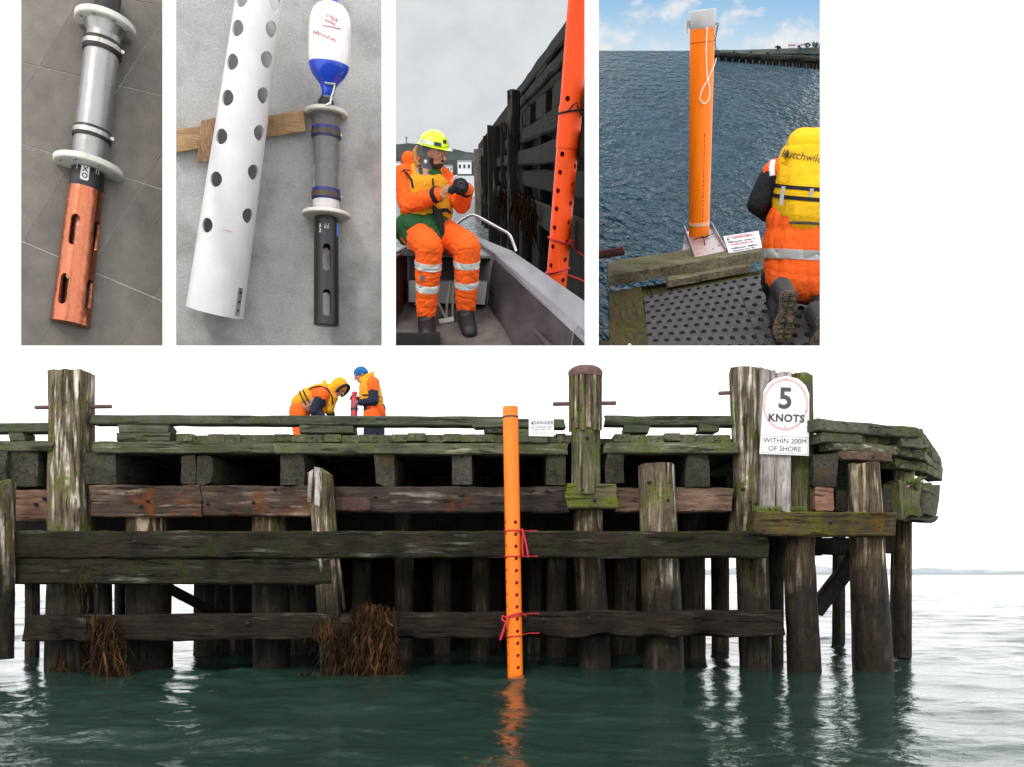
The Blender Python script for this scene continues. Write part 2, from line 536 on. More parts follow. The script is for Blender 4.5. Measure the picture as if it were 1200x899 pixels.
# sea bed far below so that nothing shows through gaps, and low shore at the horizon
def build_shore():
    m = plain('hazy_hills', (0.30, 0.33, 0.36), 0.95, var=0.25, vs=0.004)  # pale blue-grey: distance haze is put into the land colour
    m2 = plain('hazy_shore', (0.24, 0.25, 0.25), 0.95, var=0.2, vs=0.01)  # nearer land, haze likewise mixed into its tone
    def ridge(name, Y, x0, x1, h, seed, mat, amp, n=90):
        mb = MB()
        rings = []
        for i in range(n + 1):
            x = x0 + (x1 - x0) * i / n
            hh = h * (0.55 + amp * noise.noise(Vector((i * 0.13, seed, 0))) + 0.5 * amp * noise.noise(Vector((i * 0.5, seed, 3))))
            e = min(1, i / 12, (n - i) / 12)
            hh = max(0.4, hh * e)
            d = Y * 0.1
            rings.append([Vector((x, Y, -1)), Vector((x, Y + d * 0.3, hh * 0.7)), Vector((x, Y + d, hh)), Vector((x, Y + d * 2, -1))])
        mb.loft(rings)
        W.solo(name, mb, mat, None, None, kind='structure')
    ridge('shore', 2600, 150, 2600, 15, 1.5, m2, 0.5)
    ridge('hills', 5200, 500, 3600, 62, 4.0, m, 0.8)
    ridge('shore', 2900, -2600, -300, 11, 8.0, m2, 0.5)
build_shore()

# ------------------------------------------------------------------ timber colours
WD = {}
MOSSG = (0.05, 0.075, 0.018); MOSSY = (0.17, 0.20, 0.028)
WD['waling'] = wood('wood_waling_black', (0.006, 0.0052, 0.0045), (0.034, 0.027, 0.020), 'X', moss=((0.020, 0.024, 0.009), 0.45), pale=((0.10, 0.10, 0.09), 0.1), bump=0.9)
WD['waling_low'] = wood('wood_waling_wet', (0.007, 0.006, 0.005), (0.036, 0.028, 0.022), 'X', pale=((0.09, 0.075, 0.06), 0.08), bump=1.0)
WD['brown'] = wood('wood_beam_brown', (0.028, 0.021, 0.018), (0.12, 0.088, 0.072), 'X', rust=((0.15, 0.058, 0.028), 0.40), pale=((0.30, 0.24, 0.19), 0.35))
WD['brown2'] = wood('wood_beam_brown_dark', (0.02, 0.017, 0.016), (0.085, 0.068, 0.06), 'X', rust=((0.15, 0.05, 0.025), 0.2), pale=((0.22, 0.2, 0.18), 0.15), moss=((0.035, 0.04, 0.015), 0.2))
WD['pink'] = wood('wood_beam_pink', (0.055, 0.038, 0.030), (0.26, 0.18, 0.145), 'X', moss=(MOSSG, 0.38), rust=((0.11, 0.05, 0.03), 0.25))
WD['pinkish'] = wood('wood_beam_red', (0.09, 0.055, 0.042), (0.30, 0.19, 0.15), 'X', rust=((0.12, 0.05, 0.03), 0.2))
WD['mossy'] = wood('wood_beam_mossy', (0.02, 0.02, 0.013), (0.12, 0.09, 0.055), 'X', moss=((0.095, 0.095, 0.022), 0.50), rust=((0.11, 0.065, 0.025), 0.33))
WD['mossy_bright'] = wood('wood_beam_bright_moss', (0.05, 0.05, 0.03), (0.16, 0.14, 0.09), 'X', moss=((0.10, 0.125, 0.018), 0.55))
WD['edge'] = wood('wood_deck_edge', (0.035, 0.036, 0.024), (0.15, 0.15, 0.105), 'X', moss=((0.07, 0.085, 0.033), 0.48), pale=((0.30, 0.29, 0.22), 0.25))
WD['rail'] = wood('wood_kerb_rail', (0.035, 0.038, 0.028), (0.13, 0.135, 0.10), 'X', moss=((0.058, 0.075, 0.032), 0.50))
WD['plank'] = wood('wood_deck_plank', (0.035, 0.038, 0.025), (0.15, 0.145, 0.10), 'Y', moss=((0.075, 0.09, 0.032), 0.50), pale=((0.22, 0.21, 0.17), 0.15))
WD['joist'] = wood('wood_joist', (0.014, 0.013, 0.011), (0.075, 0.070, 0.058), 'Y', moss=((0.045, 0.046, 0.022), 0.40), rust=((0.055, 0.036, 0.022), 0.36), bump=0.5, split=0.35)
WD['pile'] = wood('wood_pile', (0.020, 0.015, 0.011), (0.13, 0.10, 0.072), 'Z', moss=((0.05, 0.058, 0.018), 0.36), pale=((0.42, 0.36, 0.28), 0.4), rust=((0.10, 0.055, 0.03), 0.2), tide=True)
WD['pile_pale'] = wood('wood_pile_pale', (0.026, 0.020, 0.014), (0.20, 0.165, 0.12), 'Z', moss=((0.075, 0.09, 0.022), 0.42), pale=((0.56, 0.53, 0.45), 0.45), rust=((0.13, 0.075, 0.04), 0.3), tide=True)
WD['pile_green'] = wood('wood_pile_green', (0.04, 0.040, 0.022), (0.19, 0.18, 0.115), 'Z', moss=((0.095, 0.125, 0.02), 0.46), pale=((0.4, 0.38, 0.32), 0.2), tide=True)
WD['pile_shaded'] = wood('wood_pile_shaded', (0.004, 0.0035, 0.003), (0.022, 0.018, 0.015), 'Z', moss=((0.02, 0.025, 0.01), 0.2), tide=True)  # pile wood blackened: shade beneath the deck is in the colour
WD['pile_dim'] = wood('wood_pile_dim', (0.012, 0.010, 0.008), (0.075, 0.06, 0.046), 'Z', moss=((0.03, 0.035, 0.012), 0.25), pale=((0.12, 0.10, 0.08), 0.2))  # half-dark copy of the pile wood for the shaded back row
WD['bleached'] = wood('wood_bleached', (0.17, 0.15, 0.14), (0.48, 0.45, 0.43), 'Z', moss=((0.10, 0.11, 0.03), 0.1), bump=0.5)
WD['stave'] = wood('wood_stave', (0.05, 0.03, 0.027), (0.24, 0.16, 0.14), 'Z', moss=((0.10, 0.15, 0.05), 0.32), pale=((0.55, 0.53, 0.47), 0.4))
WD['tarred'] = wood('wood_stave_dark', (0.02, 0.02, 0.018), (0.10, 0.08, 0.07), 'Z', moss=((0.05, 0.09, 0.05), 0.35))
RUST = plain('rusty_iron', (0.10, 0.055, 0.05), 0.85, var=0.4, vs=12, bump=0.5, bs=60)
RUSTD = plain('rusty_iron_dark', (0.028, 0.018, 0.015), 0.9, var=0.4, vs=20, bump=0.5, bs=60)

# ------------------------------------------------------------------ the pier
PIER = W.thing('wooden_pier', 'old weathered timber pier standing on piles in the dark green water', 'pier', (0, 12, 0))
def P(name, geo, mat, parent=None, **k):
    return W.part(name, geo, WD[mat] if isinstance(mat, str) else mat, parent or PIER, **k)
_o = [0.0]
def nxt(): _o[0] += 3.71; return _o[0]
def beam(name, x0, x1, y0, y1, Y, depth, mat, seg=None, jit=0.0045, ch=0.02, wear=0.06, dy=0.0, parent=None, Y1=None):
    """a horizontal beam whose front face covers the pixel rectangle at depth Y; dy: drop of its right end in pixels"""
    a = at(x0, (y0 + y1) / 2, Y); b = at(x1, (y0 + y1) / 2 + dy, Y1 or Y)
    a.y += depth / 2; b.y += depth / 2
    h = (y1 - y0) / 1000 * Y
    return P(name, MB().timber(a, b, depth, h, seg=seg or max(4, int((b - a).length / 0.14)), jit=jit, ch=ch, off=nxt(), wear=wear), mat, parent)
def post(name, xt0, xt1, yt, xb0, xb1, yb, Y, mat, jit=0.03, square=0.0, top=0.02, n=20, parent=None):
    """a pile: its top edge spans xt0..xt1 at pixel row yt, its foot xb0..xb1 at row yb"""
    a = at((xb0 + xb1) / 2, yb, Y); b = at((xt0 + xt1) / 2, yt, Y)
    L = (b - a).length
    return P(name, MB().pile(a, b, (xb1 - xb0) / 2000 * Y, (xt1 - xt0) / 2000 * Y, n=n, seg=max(8, int(L / 0.16)), jit=jit, off=nxt(), top=top, square=square), mat, parent)
def bolt(px, py, Y, r=0.017):
    c = at(px, py, Y)
    P('bolt', MB().lathe(c + V(0, 0.04, 0), c - V(0, 1, 0), [(0, r * 1.5), (0.045, r * 1.5), (0.05, r), (0.085, r * 0.95), (0.095, r * 0.5)], 8), RUSTD)

# walings, front
beam('waling', 8, 900, 622, 654, 11.00, 0.30, 'waling', jit=0.011)
beam('waling', -40, 388, 654.5, 685, 11.04, 0.30, 'waling', jit=0.011)
beam('waling', 28, 917, 721, 752, 11.00, 0.30, 'waling_low', jit=0.017, wear=0.16, dy=-6)
# upper beams
beam('upper_beam', 18, 62, 574, 610, 11.42, 0.3, 'pinkish', jit=0.015)
beam('upper_beam', 105, 236, 568, 606, 11.38, 0.3, 'brown', jit=0.011)
beam('upper_beam', 236.3, 362, 569, 605, 11.38, 0.3, 'brown', jit=0.011)
beam('upper_beam', 366, 668, 570, 601, 11.36, 0.3, 'brown2', jit=0.011)
beam('upper_beam', 664, 722, 567, 596, 11.30, 0.32, 'mossy_bright', jit=0.016)
beam('upper_beam', 722, 858, 571, 600, 11.48, 0.3, 'pink', jit=0.011)
beam('mossy_beam', 884, 1050, 599, 628, 10.92, 0.32, 'mossy', jit=0.02, dy=1)
# worn scab on the upper beam
beam('splice_plate', 367, 433, 583, 599, 11.30, 0.07, plain('red_scab_wood', (0.06, 0.028, 0.024), 0.9, var=0.4, vs=14, bump=0.8, bs=30, bd=0.02), jit=0.03, wear=0.1)

# piles, front row
post('pile', -14, 16, 566, -14, 15, 772, 10.95, 'pile_pale', jit=0.05, top=0.05)
post('pile', 61, 107, 438, 59, 108, 800, 11.62, 'pile_pale', jit=0.035, square=0.35, top=0.03)
post('pile', 149, 197, 600, 150, 201, 800, 11.72, 'pile', jit=0.03)
post('pile', 296, 337, 600, 297, 341, 800, 11.72, 'pile', jit=0.03)
post('pile', 672, 706, 596, 677, 716, 800, 11.66, 'pile', jit=0.03)
post('pile', 748, 790, 545, 755, 802, 800, 11.46, 'pile_pale', jit=0.022, top=0.012)
post('pile', 855, 893, 434, 868, 904, 800, 11.55, 'pile_pale', jit=0.03, top=0.05)
post('pile', 860, 888, 560, 850, 872, 640, 11.75, 'pile', jit=0.03)
post('pile', 925, 952, 440, 921, 955, 640, 11.60, 'pile_green', jit=0.03)
post('pile', 918, 953, 630, 924, 963, 800, 11.22, 'pile', jit=0.03)
post('pile', 993, 1029, 544, 1001, 1047, 800, 11.40, 'pile', jit=0.03)
post('pile', 1046, 1068, 608, 1043, 1067, 770, 12.9, 'pile', jit=0.04)
# bollard with ribs and domed cap
BOL = at(686, 0, 11.45)
def bollard():
    c0 = at(686.5, 580, 11.45); c1 = at(686, 440, 11.45)
    b = P('bollard', MB().pile(c0, c1, 0.195, 0.195, n=24, seg=18, jit=0.02, off=nxt()), 'pile_green')
    rng = random.Random(4)
    for k in range(16):
        a = 2 * math.pi * k / 16 + 0.1
        r = 0.205
        top = c1 + V(math.cos(a) * r, math.sin(a) * r, 0.02)
        L = rng.choice((0.62, 0.75, 0.78, 0.55, 0.7))
        P('stave', MB().timber(top - V(0, 0, L), top, 0.062, 0.03, up=(math.cos(a), math.sin(a), 0), seg=8, jit=0.006, ch=0.006, off=nxt()), rng.choice(('stave', 'stave', 'pile_green', 'tarred')), b)
    z0 = c1 - V(0, 0, 0.0)
    P('bollard_cap', MB().lathe(z0, z0 + V(0, 0, 1), [(-0.03, 0.225), (0.02, 0.232), (0.05, 0.228), (0.085, 0.20), (0.11, 0.15), (0.122, 0.08), (0.125, 0.02)], 28), RUST, b)
bollard()
# iron rods through the tall piles
for (x0, x1, y, Y) in ((41, 131, 477, 11.62), (648, 722, 473, 11.45), (842, 862, 460.5, 11.55)):
    a, b = at(x0, y + 0.6, Y), at(x1, y - 0.6, Y)
    P('iron_rod', MB().lathe(a, b, [(0, 0.02), (0.01, 0.028), ((b - a).length * 0.5, 0.026), ((b - a).length - 0.01, 0.028), ((b - a).length, 0.02)], 10), RUST)
# splintered stake
def stake():
    mb = MB(); rng = random.Random(2)
    a = at(392, 800, 11.2); b = at(375, 556, 11.2)
    mb.pile(a, b, 0.16, 0.15, n=12, seg=16, jit=0.07, off=2.0, top=0.09, square=0.4)
    s = P('splintered_stake', mb, 'pile_pale')
    for (x0, y0, x1, y1, w) in ((363, 585, 365, 551, .05), (372, 590, 372, 549, .07), (383, 600, 386, 556, .05), (396, 720, 391, 662, .05), (379, 715, 377, 672, .06), (404, 716, 396, 655, .035)):
        P('splinter', MB().timber(at(x0, y0, 11.02), at(x1, y1, 11.08), w, 0.05, up=(0, 1, 0), seg=6, jit=0.012, ch=0.008, off=nxt(), wear=0.1), 'bleached' if x0 < 380 and y0 < 650 else 'pile', s)
stake()
# sign backing boards
for (x0, x1, y0, y1) in ((890, 908.5, 434, 600), (909, 926, 437, 600)):
    a, b = at((x0 + x1) / 2, y1, 11.32), at((x0 + x1) / 2, y0, 11.32)
    P('backing_board', MB().timber(a, b, (x1 - x0) / 1000 * 11.3, 0.10, up=(0, 1, 0), seg=16, jit=0.012, ch=0.015, off=nxt(), wear=0.05), 'bleached')

# piles further back, and a plank wall behind, extended to keep the underside dark
rng = random.Random(11)
for (x0, x1, yt, Y) in ((30, 46, 560, 13.2), (113, 131, 560, 13.6), (134, 148, 560, 14.2), (228, 262, 560, 13.4), (270, 290, 560, 14.4), (799, 826, 560, 12.9), (834, 855, 560, 14.2),
                     (900, 918, 575, 12.6), (640, 665, 560, 13.2), (720, 745, 560, 13.4), (765, 790, 560, 14.5), (-30, -8, 560, 13.6), (340, 362, 560, 13.4), (412, 436, 560, 13.5), (462, 484, 560, 13.0), (508, 530, 560, 13.6), (552, 574, 560, 13.2), (618, 634, 560, 13.8), (975, 990, 600, 15.8), (1020, 1034, 600, 16.4)):
    yb = 673 + (EYE + 0.25) * 1000 / Y
    sh = rng.uniform(-2, 2)
    post('pile', x0 + sh, x1 + sh, yt, x0, x1, yb, Y, 'pile_dim', jit=0.04, n=14)
x = 398
while x < 812:
    w = rng.uniform(17, 27)
    Y = 14.7 + rng.uniform(-0.12, 0.12)
    post('back_shade_plank', x - 2, x + w + 2, 556, x - 2 + rng.uniform(-1, 1), x + w + 2, 790, Y, 'pile_shaded', jit=0.03, square=0.6, n=12)
    x += w
x = 232
while x < 398:
    w = rng.uniform(18, 26)
    post('back_shade_plank', x - 2, x + w + 2, 556, x - 2, x + w + 2, 785, 15.2 + rng.uniform(-0.1, 0.1), 'pile_shaded', jit=0.03, square=0.6, n=12)
    x += w
# diagonal braces
P('brace', MB().timber(at(196, 688, 12.6), at(262, 725, 13.3), 0.14, 0.14, seg=8, off=nxt()), 'pile_shaded')
P('brace', MB().timber(at(955, 716, 12.1), at(1006, 648, 12.1), 0.22, 0.22, seg=8, jit=0.02, off=nxt()), 'pile_shaded')
P('cross_beam', MB().timber(at(948, 640, 12.3), at(1042, 640, 12.3), 0.25, 0.24, seg=8, jit=0.03, off=nxt()), 'pile_shaded')
P('cross_beam', MB().timber(at(-40, 638, 13.0), at(400, 638, 13.0), 0.25, 1.15, seg=20, jit=0.01, off=nxt()), 'pile_shaded')  # this one and the next made tall to darken gaps under the deck
P('cross_beam', MB().timber(at(396, 624, 13.05), at(960, 624, 13.05), 0.25, 0.72, seg=20, jit=0.01, off=nxt()), 'pile_shaded')

# joists: ends show under the deck edge, running back
for (x0, x1, y0, y1, Y) in ((-24, 9, 528, 573, 11.35), (12, 45, 528, 570, 11.4), (99, 137, 530, 567, 11.40), (212, 230.5, 533, 567, 11.42), (231.5, 249, 534, 568, 11.42), (328, 356, 531, 569, 11.40), (439, 462, 532, 570, 11.42),
                         (530, 553, 528, 568, 11.42), (640, 663, 532, 568, 11.42), (709, 731, 530, 566, 11.40), (803, 831, 532, 571, 11.45), (953, 981, 532, 570, 11.25)):
    c = at((x0 + x1) / 2, (y0 + y1) / 2, Y)
    P('joist', MB().timber(c, c + V(0, 5.6 if x0 < 900 else 2.5, 0), (x1 - x0) / 1000 * Y, (y1 - y0) / 1000 * Y, seg=22, jit=0.012, ch=0.014, off=nxt(), wear=0.1), 'joist')
for (x0, x1, y0, y1, Y) in ((955, 977, 571, 599, 11.3), (980, 998, 574, 599, 11.6), (1026, 1044, 572, 600, 11.7)):
    c = at((x0 + x1) / 2, (y0 + y1) / 2, Y)
    P('packing_block', MB().timber(c, c + V(0, 0.4, 0), (x1 - x0) / 1000 * Y, (y1 - y0) / 1000 * Y, seg=5, jit=0.012, off=nxt()), 'pinkish' if x0 < 970 else 'joist')

# deck edge beams
beam('edge_beam', -40, 61, 517, 528.5, 11.34, 0.26, 'edge', ch=0.012)
beam('edge_beam', 110, 322, 517.5, 531, 11.34, 0.26, 'edge', ch=0.012)
beam('edge_beam', 322.3, 664, 518.5, 531.5, 11.34, 0.26, 'edge', ch=0.012, dy=1)
beam('edge_beam', 706, 866, 518, 531, 11.34, 0.26, 'edge', ch=0.012)
# deck planks, each running back across the pier
ZD = EYE + (673 - 517.5) / 1000 * 11.38
def plank(x0, x1, yA, yB, z0=ZD, th=0.10, name='deck_plank'):
    P(name, MB().timber(V((x0 + x1) / 2, yA, z0 + th / 2), V((x0 + x1) / 2, yB, z0 + th / 2), x1 - x0, th, seg=5, jit=0.004, ch=0.008, off=nxt()), 'plank')
def outline(x):            # front edge of the deck: straight, then turning away round the pier head
    if x < 4.35: return 11.40
    if x < 5.6: return 11.40 + (x - 4.35) * 0.45
    return 11.96 + (x - 5.6) * 1.75
x = -7.6
while x < 7.2:
    px = 600 + x / 11.4 * 1000
    w = rng.uniform(0.205, 0.245)
    if (52 < px < 104): yA = 11.95
    elif 662 < px < 704: yA = 11.75
    elif 850 < px < 950: yA = 11.80
    else: yA = outline(x) + rng.uniform(-0.03, 0.03)
    if px < 195: plank(x, x + w - 0.003, yA + 0.12, 18.2, ZD - 0.02, 0.05)
    else: plank(x, x + w - 0.003, yA, 18.2, ZD + rng.choice((0, 0, 0.012, -0.01)))
    x += w
# kerb blocks and rails
def blk(x0, x1, y0, y1, Y=11.5, d=0.26): beam('kerb_block', x0, x1, y0, y1, Y, d, 'rail', seg=4, ch=0.010, jit=0.005, wear=0.04)
for b in ((10, 28, 506.5, 516.8), (139, 197, 497, 507), (136, 200, 507, 516.8), (351, 414, 497, 507.5), (568, 590, 499.5, 507.5), (731, 761, 497, 507), (820, 842, 497, 506), (652, 663, 508, 516)):
    blk(*b)
beam('kerb_rail', -40, 61, 496, 507, 11.48, 0.24, 'rail', dy=-1, ch=0.014)
beam('kerb_rail', 107, 330, 486, 496.8, 11.48, 0.24, 'rail', dy=0.5, ch=0.014)
beam('kerb_rail', 330.4, 592, 486.5, 497.8, 11.48, 0.24, 'rail', dy=1.5, ch=0.014)
beam('kerb_rail', 556, 663, 490.5, 501, 11.46, 0.24, 'rail', dy=0.5, ch=0.014)
beam('kerb_rail', 709, 868, 486.5, 498, 11.48, 0.24, 'rail', dy=0.5, ch=0.014)
beam('toe_board', 600, 642, 503, 519, 11.30, 0.08, 'rail', ch=0.01)

# pier head at the right: rails turning away, broken timbers
def seg3(name, pts, w, h, mat, jit=0.012, wear=0.06):
    for a, b in zip(pts[:-1], pts[1:]):
        P(name, MB().timber(a, b, w, h, seg=max(4, int((b - a).length / 0.25)), jit=jit, ch=0.014, off=nxt(), wear=wear), mat)
def zpt(px, z, Y): return Vector(((px - 600) / 1000 * Y, Y, EYE + z))
seg3('kerb_rail', [at(951, 499, 11.15), at(1069, 509, 11.75)], 0.26, 0.15, 'rail')
seg3('kerb_rail', [at(1069, 509.5, 11.80), at(1094, 543, 14.4)], 0.26, 0.15, 'rail')
seg3('kerb_block', [at(955, 514, 11.2), at(1003, 516, 11.45)], 0.26, 0.13, 'rail')
seg3('kerb_block', [at(1047, 519, 11.7), at(1071, 522, 11.85)], 0.3, 0.14, 'rail')
seg3('kerb_block', [at(1080, 534, 12.8), at(1086, 540, 13.4)], 0.3, 0.14, 'rail')
seg3('edge_beam', [at(968, 523, 11.28), at(1044, 529, 11.7)], 0.24, 0.12, 'edge')
seg3('edge_beam', [at(1040, 528, 11.7), at(1072, 534, 12.0), at(1096, 553, 14.2)], 0.24, 0.13, 'edge')
seg3('edge_beam', [at(978, 534, 11.35), at(1039, 537, 11.6)], 0.22, 0.12, 'pink')
seg3('edge_beam', [at(1040, 543, 11.9), at(1076, 549, 12.3), at(1095, 560, 14.0)], 0.24, 0.13, 'edge')
seg3('head_beam', [at(1044, 588, 11.75), at(1067, 588, 11.9)], 0.3, 0.5, 'pile_green', 0.04, 0.12)
seg3('head_beam', [at(1066, 586, 11.9), at(1090, 588, 12.6)], 0.3, 0.48, 'rail', 0.04, 0.12)
seg3('head_beam', [at(1046, 607, 11.9), at(1090, 609, 12.7)], 0.3, 0.10, 'rail', 0.03, 0.1)
seg3('head_beam', [at(1030, 577, 12.6), at(1078, 580, 13.2)], 0.3, 0.3, 'pink', 0.03, 0.1)
post('pile', 1046, 1071, 556, 1046, 1069, 600, 12.2, 'pile_pale', jit=0.06, top=0.06)
post('pile', 1030, 1048, 545, 1030, 1048, 640, 12.6, 'pile_shaded', jit=0.05)
P('splinter', MB().timber(at(1068, 567, 11.7), at(1083, 558, 11.7), 0.08, 0.06, seg=4, off=nxt(), wear=0.2), 'pile_pale')
P('splinter', MB().timber(at(1074, 572, 11.7), at(1091, 577, 12.2), 0.06, 0.06, seg=4, off=nxt(), wear=0.2), 'rail')

for (px, py, Y) in ((173, 587, 11.37), (165, 593, 11.37), (243, 590, 11.37), (322, 573, 11.37), (297, 589, 11.37), (440, 582, 11.35), (541, 580, 11.35), (682, 574, 11.29), (697, 586, 11.29), (641, 575, 11.35), (622, 576, 11.35),
                    (42, 591, 11.4), (52, 584, 11.4), (871, 573, 11.33), (879, 588, 11.35), (885, 590, 11.35), (761, 565, 11.24), (783, 586, 11.24), (688, 513, 11.24), (290, 731, 11.0), (690, 724, 11.0), (637, 726, 11.0), (158, 635, 11.0), (693, 635, 11.0), (313, 775, 11.48), (973, 626 - 14, 10.92)):
    bolt(px, py, Y)

# moss tufts on a few tops
def tuft(px, py, Y, w, h, n, mat, seed):
    rng = random.Random(seed); mb = MB()
    for i in range(n):
        b = at(px + rng.uniform(-w, w) / 2, py, Y); b.y += rng.uniform(-0.08, 0.08)
        L = rng.uniform(0.4, 1) * h / 1000 * Y; a = rng.uniform(0, 6.28)
        tip = b + V(math.cos(a) * L * 0.5, math.sin(a) * L * 0.3, L)
        s = V(-math.sin(a), math.cos(a), 0) * 0.006
        mb.add([b - s, b + s, tip], [(0, 1, 2)])
    return P('moss_tuft', mb, mat, kind='stuff', smooth=False)
MT = plain('moss_leaf', (0.10, 0.14, 0.025), 0.9, var=0.5, vs=30)
tuft(86, 438, 11.6, 24, 4, 260, MT, 1)
tuft(900, 599, 11.05, 30, 8, 300, MT, 2)
tuft(935, 598, 11.3, 20, 6, 150, MT, 3)
tuft(1072, 566, 11.6, 18, 8, 160, MT, 4)

# ------------------------------------------------------------------ hanging kelp
KELP = plain('brown_kelp', (0.036, 0.017, 0.006), 0.6, var=0.7, vs=7, spec=0.12)
KELP2 = plain('golden_kelp', (0.075, 0.034, 0.010), 0.6, var=0.6, vs=7, spec=0.12)
def kelp(label, specs, seed, base):
    rng = random.Random(seed)
    T = W.thing('kelp_clump', label, 'seaweed', base, 'clumps of kelp caught on the low beam')
    for (nm, mat, n, xt, yt, xb, yb, spread_t, spread_b, Yf) in specs:
        mb = MB()
        for i in range(n):
            t0 = rng.random() ** 0.9 * 0.8                          # where along the hanging mass this frond starts
            cxm = xt + (xb - xt) * t0; hw = spread_t + (spread_b - spread_t) * t0
            hw *= 0.75 + 0.5 * noise.noise(Vector((t0 * 5, seed, 0)))
            x = cxm + max(-1.2, min(1.2, rng.gauss(0, 0.55))) * hw; y = yt + (yb - yt) * t0 + rng.uniform(-3, 3)
            Lp = min(rng.uniform(12, 42), (yb - y))
            if Lp < 4: continue
            m = 11; Y = Yf + rng.uniform(-0.17, 0.10); path = []; a_ = rng.uniform(0, 6.28); w_ = rng.uniform(0.25, 0.9); am = rng.uniform(0.5, 2.6); sl = rng.gauss(0, 0.28); cy = 0.0
            for k in range(m):
                t = k / (m - 1)
                cy = Lp * t + 1.4 * am * math.cos(a_ + k * w_) * 0.5
                path.append(at(x + sl * Lp * t + am * math.sin(a_ + k * w_) * (0.4 + t) + rng.uniform(-0.4, 0.4), min(yb + 1, y + cy), Y - 0.05 * math.sin(3 * t + a_)))
            w0 = rng.choice((0.003, 0.004, 0.004, 0.005, 0.006, 0.007, 0.011))
            fl = 0.2 if w0 > 0.01 else 0.5
            r = [w0 * (0.35 + 0.8 * math.sin(math.pi * (0.12 + 0.8 * k / m))) for k in range(m)]
            mb.tube(path, r, 4, True, flat=fl)
        W.part(nm, mb, mat, T, kind='stuff')
    return T
KELP3 = plain('dark_kelp', (0.024, 0.012, 0.005), 0.7, var=0.6, vs=9, spec=0.12)
kelp('thick brown kelp clump draped over the low beam left of the orange pipe',
     [('frond', KELP3, 700, 437, 706, 438, 797, 22, 44, 10.86), ('frond', KELP, 620, 437, 706, 437, 797, 20, 42, 10.80), ('frond', KELP2, 110, 438, 706, 440, 797, 15, 34, 10.74), ('frond', KELP3, 150, 390, 722, 398, 797, 24, 18, 10.84), ('frond', KELP2, 22, 378, 720, 378, 752, 12, 10, 10.8), ('frond', KELP, 60, 366, 786, 366, 799, 24, 30, 10.74), ('frond', KELP, 40, 470, 784, 474, 799, 12, 22, 10.76)], 5, at(437, 790, 10.9))
kelp('straggling brown kelp hanging from the low beam beside the tall leftmost bollard pile',
     [('frond', KELP3, 340, 118, 718, 134, 800, 24, 22, 10.84), ('frond', KELP, 230, 122, 718, 136, 800, 18, 16, 10.80), ('frond', KELP2, 30, 122, 718, 140, 798, 16, 14, 10.76), ('frond', KELP, 8, 95, 655, 104, 718, 2, 5, 10.88), ('frond', KELP, 70, 70, 756, 72, 798, 8, 10, 11.3)], 6, at(128, 795, 10.9))
# ------------------------------------------------------------------ orange gauge pipe in the main view
def pipe_paint(name, col, k, grime=0.35, rough=0.4):
    """orange pipe plastic with scuffs running along it and blotches of grime"""
    t = NT(name)
    a = t.noise(t.coord(scale=(9 / k, 9 / k, 0.8 / k)), 1.0, 5, 0.65)
    n = t.noise(t.coord(scale=(2.2 / k,) * 3), 1.0, 5, 0.7)
    cl = t.ramp(a, [(0.25, [x * 0.80 for x in col]), (0.55, col), (0.8, [min(1, x * 1.12 + 0.015) for x in col])])
    cl = t.mix(t.math('MULTIPLY', t.ramp(n, [(0.52, 0), (0.78, 1)]), grime), cl, (0.20, 0.07, 0.02))
    t.base(cl); t.set(spec=0.3, rough=t.ramp(n, [(0.3, rough - 0.06), (0.7, rough + 0.2)]))
    t.bump(a, 0.05, 0.01 * k)
    return t.m
ORANGE = pipe_paint('orange_pipe_plastic', (0.95, 0.20, 0.012), 1.0)
ROPE_RED = plain('red_rope', (0.55, 0.02, 0.03), 0.8, var=0.3, vs=40)
HOLE_IN = plain('hole_shade', (0.05, 0.02, 0.01), 0.9)
